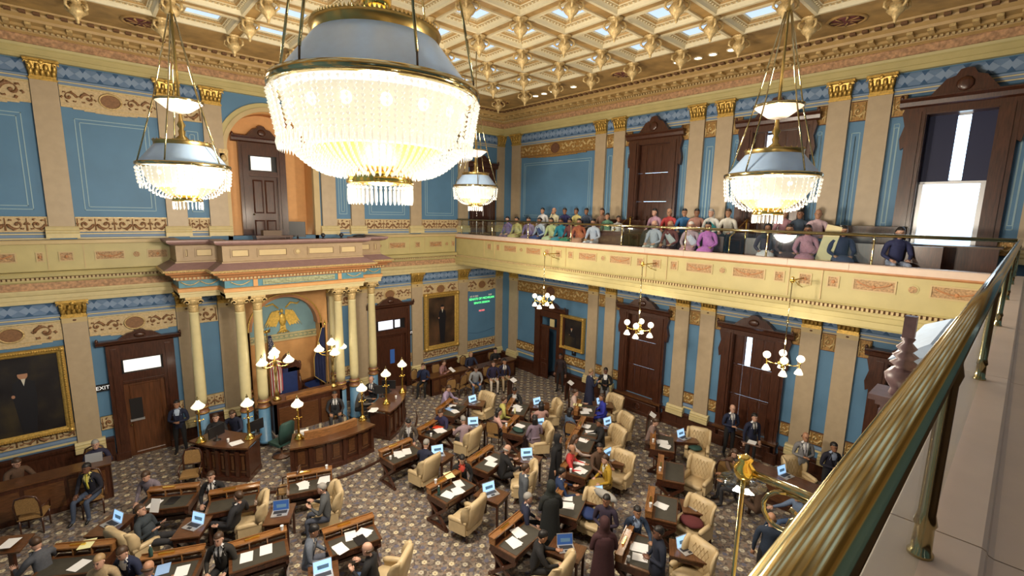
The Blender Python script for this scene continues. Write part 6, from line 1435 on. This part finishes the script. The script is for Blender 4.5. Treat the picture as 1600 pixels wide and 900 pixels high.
P_=[
(-9.43,-2.41,.15,250,'sit','lap','short','k','m',CH_,CH_,'clerk in dark suit and black tie seated behind the secretary desk',WH,BK),
(-7.86,-1.84,.15,215,'sit','phone','bald','n','l',CH_,CH_,'bald man in dark suit seated behind the right clerk desk',WH,NV),
(-8.47,-2.47,.15,330,'lean','desk','short','n','m',(.12,.11,.10),BK,'person in grey jacket bent over the right clerk desk',WH),
(-12.78,-1.95,.15,250,'sit','desk','short','n','l',BK,BK,'left one of two dark clad clerks behind the left clerk desk'),
(-12.35,-1.9,.15,235,'lean','desk','long','n','l',NV,BK,'right one of two clerks behind the left clerk desk'),
(-13.56,-.72,0,250,'stand','clasp','short','k','m',NV,BK,'guard in navy blazer with white badge standing by the near walnut door',(.45,.55,.7)),
(-8.43,-5.53,0,245,'lean','lap','short','k','l',(.075,.06,.05),CH_,'visitor in brown grey suit leaning beside the desk left of the aisle',WH,(.5,.5,.55)),
(-8.72,-7.0,0,30,'write','desk','short','g','l',NV,BK,'grey haired man in navy seen from behind in a wing chair left of centre'),
(-7.30,-5.55,0,200,'lean','desk','short','n','l',(.02,.018,.06),BK,'brown haired person in navy behind the red folder desk'),
(-7.06,-6.44,0,70,'write','desk','short','g','l',(.30,.22,.25),BK,'person in mauve grey top seated before the red folder'),
(-8.46,-8.30,0,240,'write','lap','long','k','l',BK,BK,'woman with black hair, black blazer and red shirt at her desk',(.62,.08,.05)),
(-7.22,-8.67,0,345,'write','desk','bald','g','l',BK,BK,'bald man in black seated at the centre of the floor'),
(-5.88,-3.95,0,300,'lean','desk','short','n','l',(.34,.27,.40),KH,'person in lavender shirt leaning at the desk near the far portrait'),
(-4.20,-5.65,0,220,'lean','desk','short','k','b',BK,BK,'man in dark green suit leaning over papers in the back row',WH),
(-5.08,-6.10,0,330,'sit','lap','short','n','l',(.45,.42,.12),BR,'person with yellow green top left of the back row desk'),
(-4.42,-7.20,0,60,'sit','desk','long','k','b',(.42,.25,.22),BR,'dark haired woman in pink seated in the back row wing chair'),
(-5.83,-6.70,0,330,'sit','desk','long','k','l',(.55,.32,.28),CH_,'woman with long dark hair and pink blouse at left of the second row'),
(-5.33,-7.80,0,70,'sit','lap','long','k','b',(.20,.15,.20),(.22,.17,.22),'woman in patterned mauve dress in a second row wing chair',None,None,'skirt'),
(-2.66,-7.22,0,310,'sit','desk','bun','n','l',(.50,.38,.34),BR,'woman in white and pink at the desk near the card stand'),
(-4.02,-8.16,0,340,'sit','desk','long','k','b',(.06,.10,.17),DN,'woman with black hair in a denim jacket on a cane chair'),
(-2.28,-8.07,0,140,'sit','lap','long','n','m',(.025,.035,.33),(.025,.035,.33),'woman in bright blue dress seated near the right wall',None,None,'skirt'),
(-3.99,-9.28,0,140,'sit','desk','short','k','b',BK,BK,'person in black seated beside the laptop near the right wall'),
(-6.30,-9.67,0,300,'stand','down','scarf',(.008,.008,.01),'m',(.008,.008,.01),(.008,.008,.01),'woman in long black robe and scarf standing mid floor',None,None,'robe'),
(-5.32,-9.45,0,330,'lean','reach','long','n','l',(.45,.36,.32),BR,'woman in pale top reaching across the desk'),
(-5.90,-9.82,0,300,'sit','desk','bald','n','m',(.55,.05,.05),CH_,'bald man in a red top seated behind the woman in pale top'),
(-5.64,-10.72,0,150,'sit','lap','short','n','l',(.42,.26,.02),(.30,.20,.05),'woman in mustard yellow coat seated before a tufted wing chair',(.6,.6,.5),None,'skirt'),
(-5.25,-10.25,0,250,'sit','desk','short','k','m',BR,BR,'dark haired woman in brown behind the mustard coat'),
(-7.98,-10.16,0,330,'stand','down','short','n','m',(.075,.085,.10),(.07,.08,.10),'man in slate grey suit standing in the middle of the floor',WH),
(-8.33,-10.62,0,320,'sit','lap','short','g','l',NV,BK,'grey haired man with glasses and pink tie holding a tablet',WH,(.55,.12,.25)),
(-8.05,-11.03,0,60,'stand','clasp','scarf',(.012,.016,.014),'m',(.012,.014,.014),(.012,.014,.014),'woman in black head scarf and dark green robe beside the papers',None,None,'robe'),
(-6.97,-10.42,0,320,'sit','desk','short','k','m',(.012,.03,.09),BK,'man in navy blue suit seated behind the black scarf',WH),
(-8.97,-11.70,0,320,'write','desk','short','k','m',BK,BK,'man in black bent over the bottom centre laptop'),
(-8.17,-12.57,0,50,'stand','clasp','scarf',(.045,.014,.016),'m',(.045,.014,.018),(.04,.012,.016),'woman in maroon head scarf and robe standing at bottom centre',None,None,'robe'),
(-7.55,-12.15,0,200,'stand','clasp','short','k','b',(.03,.02,.04),BK,'dark clad person standing behind the maroon robe'),
(-6.89,-12.50,0,230,'sit','desk','short','k','m',(.025,.045,.09),BK,'bespectacled man in navy suit and blue shirt facing the viewer at lower right',(.35,.45,.65)),
(-7.62,-13.40,0,140,'stand','clasp','short','k','d',(.010,.014,.03),BK,'man in dark navy coat standing at the bottom right desk',None,None,'coat'),
(-2.55,-10.35,0,290,'lean','desk','bun','n','l',(.22,.15,.13),BR,'person in brown bent over the desk beside the card stand'),
(-.62,-11.85,0,230,'stand','clasp','bald','n','l',(.012,.018,.05),BK,'balding man in navy suit with clasped hands by the second window',WH,(.3,.3,.35)),
(-.75,-12.55,0,235,'stand','down','short','k','l',(.012,.016,.045),CH_,'man in navy blazer and dark tie standing by the reading stand',WH,BK),
(-1.0,-13.98,0,215,'stand','clasp','bald','n','m',(.19,.19,.20),(.19,.19,.20),'man in light grey suit standing against the right wall',WH,(.4,.4,.45)),
(-1.05,-14.65,0,225,'stand','clasp','short','k','b',(.010,.010,.022),BK,'shorter man in dark suit near the brass rail',(.25,.30,.42)),
(-2.62,-12.78,0,250,'lean','reach','long','n','l',BR,BK,'brown haired woman leaning over the desk by the right wall'),
(-3.55,-13.75,0,60,'sit','desk','short','k','d',BR,BR,'dark haired person behind the brass bracket'),
(-3.55,-14.60,0,150,'sit','reach','long','n','l',(.12,.17,.27),DN,'woman in grey blue top reaching under the brass scroll'),
(-5.53,-14.66,0,20,'stand','down','bald','n','m',(.018,.03,.055),BK,'bald man in navy suit standing at the lower right edge',WH),
(-1.35,-6.85,0,330,'stand','phone','short','y','l',(.014,.018,.05),(.014,.018,.05),'blonde woman in long navy dress standing at the right wall',WH,None,'robe'),
(-.80,-7.12,0,215,'stand','clasp','short','k','d',BK,(.22,.22,.23),'man in black jacket and grey trousers standing at the right wall',WH),
(-.75,-4.75,0,200,'stand','down','short','k','d',(.02,.01,.012),(.012,.01,.012),'dark figure standing at the open corner doorway'),
(-3.15,-13.05,0,120,'sit','desk','short','k','m',CH_,CH_,'seated person in charcoal at the end of the right wall desk'),
(-15.63,-2.83,0,235,'sit','lap','short','k','d',(.012,.012,.022),(.05,.07,.12),'man in dark jacket and yellow tie seated before the left press desk',(.7,.62,.2),(.75,.65,.1)),
(-15.45,-1.45,0,270,'sit','desk','short','g','l',(.02,.02,.05),BK,'man in navy behind the left press desk with white laptop'),
(-16.9,-1.4,0,300,'write','desk','short','n','l',BR,BK,'person in brown behind the left press desk'),
(-14.60,-4.10,0,230,'lean','lap','short','n','l',(.17,.14,.17),CH_,'man in plaid shirt bending beside the far left desk'),
(-13.46,-5.15,0,240,'sit','lap','short','n','l',BK,BK,'man in black suit and white shirt with lanyard at left',WH,BK),
(-13.16,-6.40,0,130,'recline','rest','short','n','l',(.016,.016,.02),(.02,.02,.025),'man in dark suit reclining in a wing chair at left',WH),
(-13.77,-7.70,0,235,'sit','lap','short','n','l',(.018,.016,.014),BK,'bearded man with glasses in black jacket at lower left',WH,BK),
(-14.80,-5.62,0,320,'recline','phone','short','n','l',(.03,.04,.05),CH_,'man lounging in a wing chair and holding up a sheet'),
(-16.35,-5.62,0,120,'write','desk','short','n','l',(.065,.07,.085),GY,'man in grey suit bent at the lower left corner',WH),
(-15.16,-6.97,0,225,'write','lap','short','n','l',(.012,.018,.05),BK,'man in navy jacket seated at the bottom left',WH),
(-15.48,-7.0,0,240,'sit','lap','short','y','l',(.35,.26,.15),KH,'fair haired person in tan beside the man in navy at bottom left'),
(-14.84,-7.74,0,60,'write','desk','bald','n','m',(.03,.10,.42),BK,'bald man in royal blue shirt at the bottom edge'),
(-11.67,-7.30,0,150,'sit','phone','short','g','l',(.075,.08,.085),(.06,.07,.10),'grey haired man in grey suit reading a phone in a wing chair'),
(-12.30,-8.62,0,330,'write','lap','short','k','m',(.12,.14,.18),(.12,.13,.17),'man in blue grey suit seated beside his desk at lower centre left',(.55,.5,.45),CH_),
(-11.75,-9.80,0,130,'sit','phone','bald','n','l',BK,DN,'bald man in black on the phone at the bottom edge'),
(-5.35,-1.33,0,225,'sit','chin','short','n','l',(.012,.02,.06),BK,'man in navy hiding his face beside the far press desk'),
(-4.38,-1.42,0,300,'write','phone','bun','n','l',(.28,.15,.15),BR,'woman in mauve reading papers under the tall portrait'),
(-2.80,-1.22,0,250,'sit','desk','long','y','l',NV,BK,'blonde woman in navy behind the corner press desk'),
(-3.80,-2.89,0,240,'lean','lap','short','n','l',(.27,.28,.30),DN,'man in grey shirt and jeans bending forward on a chair near the corner'),
(-2.88,-2.89,0,240,'sit','lap','long','n','l',(.02,.016,.05),(.62,.55,.45),'woman in navy jacket and white trousers near the corner'),
(-2.33,-2.98,0,245,'sit','lap','short','k','m',(.018,.018,.05),KH,'man in navy jacket and khaki trousers near the corner',WH,BR),
(-1.55,-1.45,0,250,'sit','phone','short','k','l',BK,BK,'dark clad person with a white paper in the corner'),
]
for q in P_: person(*q)
# spectators in the gallery: y, z, colours
GF=[(-2.62,'l',(.16,.12,.30),(.15,.10,.2),'purple top at the far end',None,'short','k',300),(-3.18,'m',(.42,.38,.14),(.45,.40,.16),'yellow green sari',(.5,.45,.2),'bun','k',0),(-3.89,'m',(.17,.12,.28),(.14,.10,.2),'violet sari with white hem',(.2,.14,.3),'bun','k',0),
(-4.50,'b',(.40,.46,.58),(.03,.06,.20),'pale blue shawl over a blue sari',(.03,.06,.2),'bun','k',0),(-5.12,'m',(.45,.50,.25),(.45,.55,.35),'light green and yellow sari',(.5,.5,.25),'long','k',0),(-5.60,'b',(.02,.22,.32),(.02,.22,.30),'teal sari',(.02,.25,.35),'long','k',0),
(-6.05,'b',(.14,.03,.04),(.03,.20,.12),'maroon top above a green skirt',None,'short','k',0),(-6.49,'m',(.38,.10,.05),(.45,.22,.14),'rust red sari',(.5,.15,.06),'bun','k',0),(-7.12,'m',(.50,.53,.66),(.55,.58,.66),'white kurta',None,'short','k',0),
(-9.50,'l',(.38,.42,.52),(.45,.50,.48),'checked vest over a white shirt and bald head',None,'bald','w',0),(-10.04,'m',(.14,.035,.03),(.08,.03,.03),'maroon shirt under a grey shawl',(.45,.48,.5),'bald','g',0),(-10.70,'l',(.45,.32,.36),(.45,.25,.28),'white shawl over a pink sari',(.60,.62,.75),'short','w',0),(-11.22,'m',(.50,.16,.50),(.50,.16,.50),'bright purple sari',(.55,.2,.55),'bun','k',0),
(-12.80,'b',(.04,.03,.05),(.6,.6,.62),'dark top beside white cloth',None,'scarf','k',0),(-13.31,'m',(.06,.03,.03),(.06,.03,.03),'sleeveless dark brown dress with clasped hands',None,'long','k',0),(-13.72,'b',(.42,.20,.26),(.42,.20,.26),'dusty pink dress',(.45,.22,.28),'long','k',0),
(-14.46,'m',(.015,.018,.06),(.05,.06,.12),'navy cardigan beside the white board',None,'long','k',0),(-15.49,'l',(.025,.03,.09),(.28,.33,.45),'navy shirt and pale jeans near the bright window',None,'long','k',0)]
for y,sk,top,bot,w,dr,ha,hc,t in GF:
    sex='woman' if ha in('bun','long','scarf') else ('man' if ('kurta' in w or 'vest' in w or 'maroon shirt' in w) else 'person')
    person(-2.0,y,6.05,185+(hash(w)%3)*0+((int(abs(y)*10)%5)-2)*6+8,'sit' if 'vest' in w or 'kurta' in w else 'sit',('lap','clasp')[int(abs(y)*7)%2] if False else 'lap',ha,hc if hc!='k' or ha!='scarf' else (.01,.01,.015),sk,top,bot,sex+' in '+w+' in the front gallery row',None,None,None if sex=='man' or 'jeans' in w or 'purple top' in w else 'skirt',0,.98,dr)
GBK=[(-3.63,'m',(.62,.62,.62),BK,'white shirt at the left end','short','k'),(-4.28,'m',(.58,.54,.36),BK,'cream shirt with hand at mouth','bald','g'),(-4.86,'b',(.02,.02,.09),BK,'deep navy shirt','short','k'),(-5.45,'b',(.60,.52,.20),BK,'yellow shirt and dark beard','short','k'),(-5.95,'b',(.05,.07,.11),BK,'slate suit jacket','short','k'),(-6.68,'m',(.22,.13,.09),(.15,.06,.05),'brown sleeveless dress','long','n'),
(-8.85,'l',(.40,.24,.32),BK,'pink scarf over dark top','long','k'),(-9.39,'m',(.42,.05,.05),BK,'red shirt','bald','g'),(-9.92,'m',(.03,.13,.30),BK,'deep blue shirt','short','k'),(-10.33,'b',(.35,.18,.14),BR,'salmon brown sari','bun','k'),(-10.78,'l',(.62,.62,.58),(.1,.3,.32),'white top with teal scarf','long','g'),(-11.30,'m',(.66,.64,.56),BK,'white kurta at the stair rail','short','n'),
(-12.82,'m',(.36,.19,.22),(.36,.19,.22),'rose dress behind the chandelier','long','k'),(-13.20,'b',(.04,.06,.09),BK,'very long black hair','long','k'),(-13.62,'m',(.55,.40,.44),(.05,.14,.25),'pale pink vest with blue sleeves','bald','n')]
for y,sk,top,bot,w,ha,hc in GBK:
    person(-.95,y,6.44,190+((int(abs(y)*13)%5)-2)*7,'sit','lap' if 'hand' not in w else 'chin',ha,hc,sk,top,bot,('woman' if ha in('long','bun') else 'man')+' in '+w+' in the back gallery row' if 'hair' not in w else 'woman with very long black hair in the back gallery row',None,None,'skirt' if ha in('long','bun') else None,0,.98,(.03,.28,.30) if 'teal' in w else None)
person(-1.55,-7.38,6.03,200,'stand','down','long','k','m',(.10,.22,.14),(.55,.50,.38),'woman with long black hair and cream skirt standing in the gallery',None,None,'skirt',0,.9)
person(-1.45,-7.78,6.03,240,'stand','clasp','short','k','b',(.6,.58,.55),(.45,.4,.3),'person in white shirt standing at the gallery stair rail',None,None,None,0,.85)
# sheets held by people
def held(x,y,z,a,tilt,label,mt_=mWHITE,w=.2,h=.28):
    o=MB().box((0,0,0),(w,.004,h),rx=R(tilt)).build('paper',mt_,None,(x,y,z),R(a),label=label,cat='paper')
held(-14.55,-5.45,1.12,-45,-20,'white sheet held up by the man lounging at left'); held(-4.2,-1.75,.95,20,-60,'white papers in the hands of the woman in mauve'); held(-15.5,-1.9,1.06,-10,-12,'white laptop lid on the left press desk',mSILV,.34,.24)
for x,y,a,w in ((-2.2,-13.6,-20,'on the right wall desk beyond the brass arm'),): laptop(-2.0,-13.9,.80,-15,'open laptop '+w)
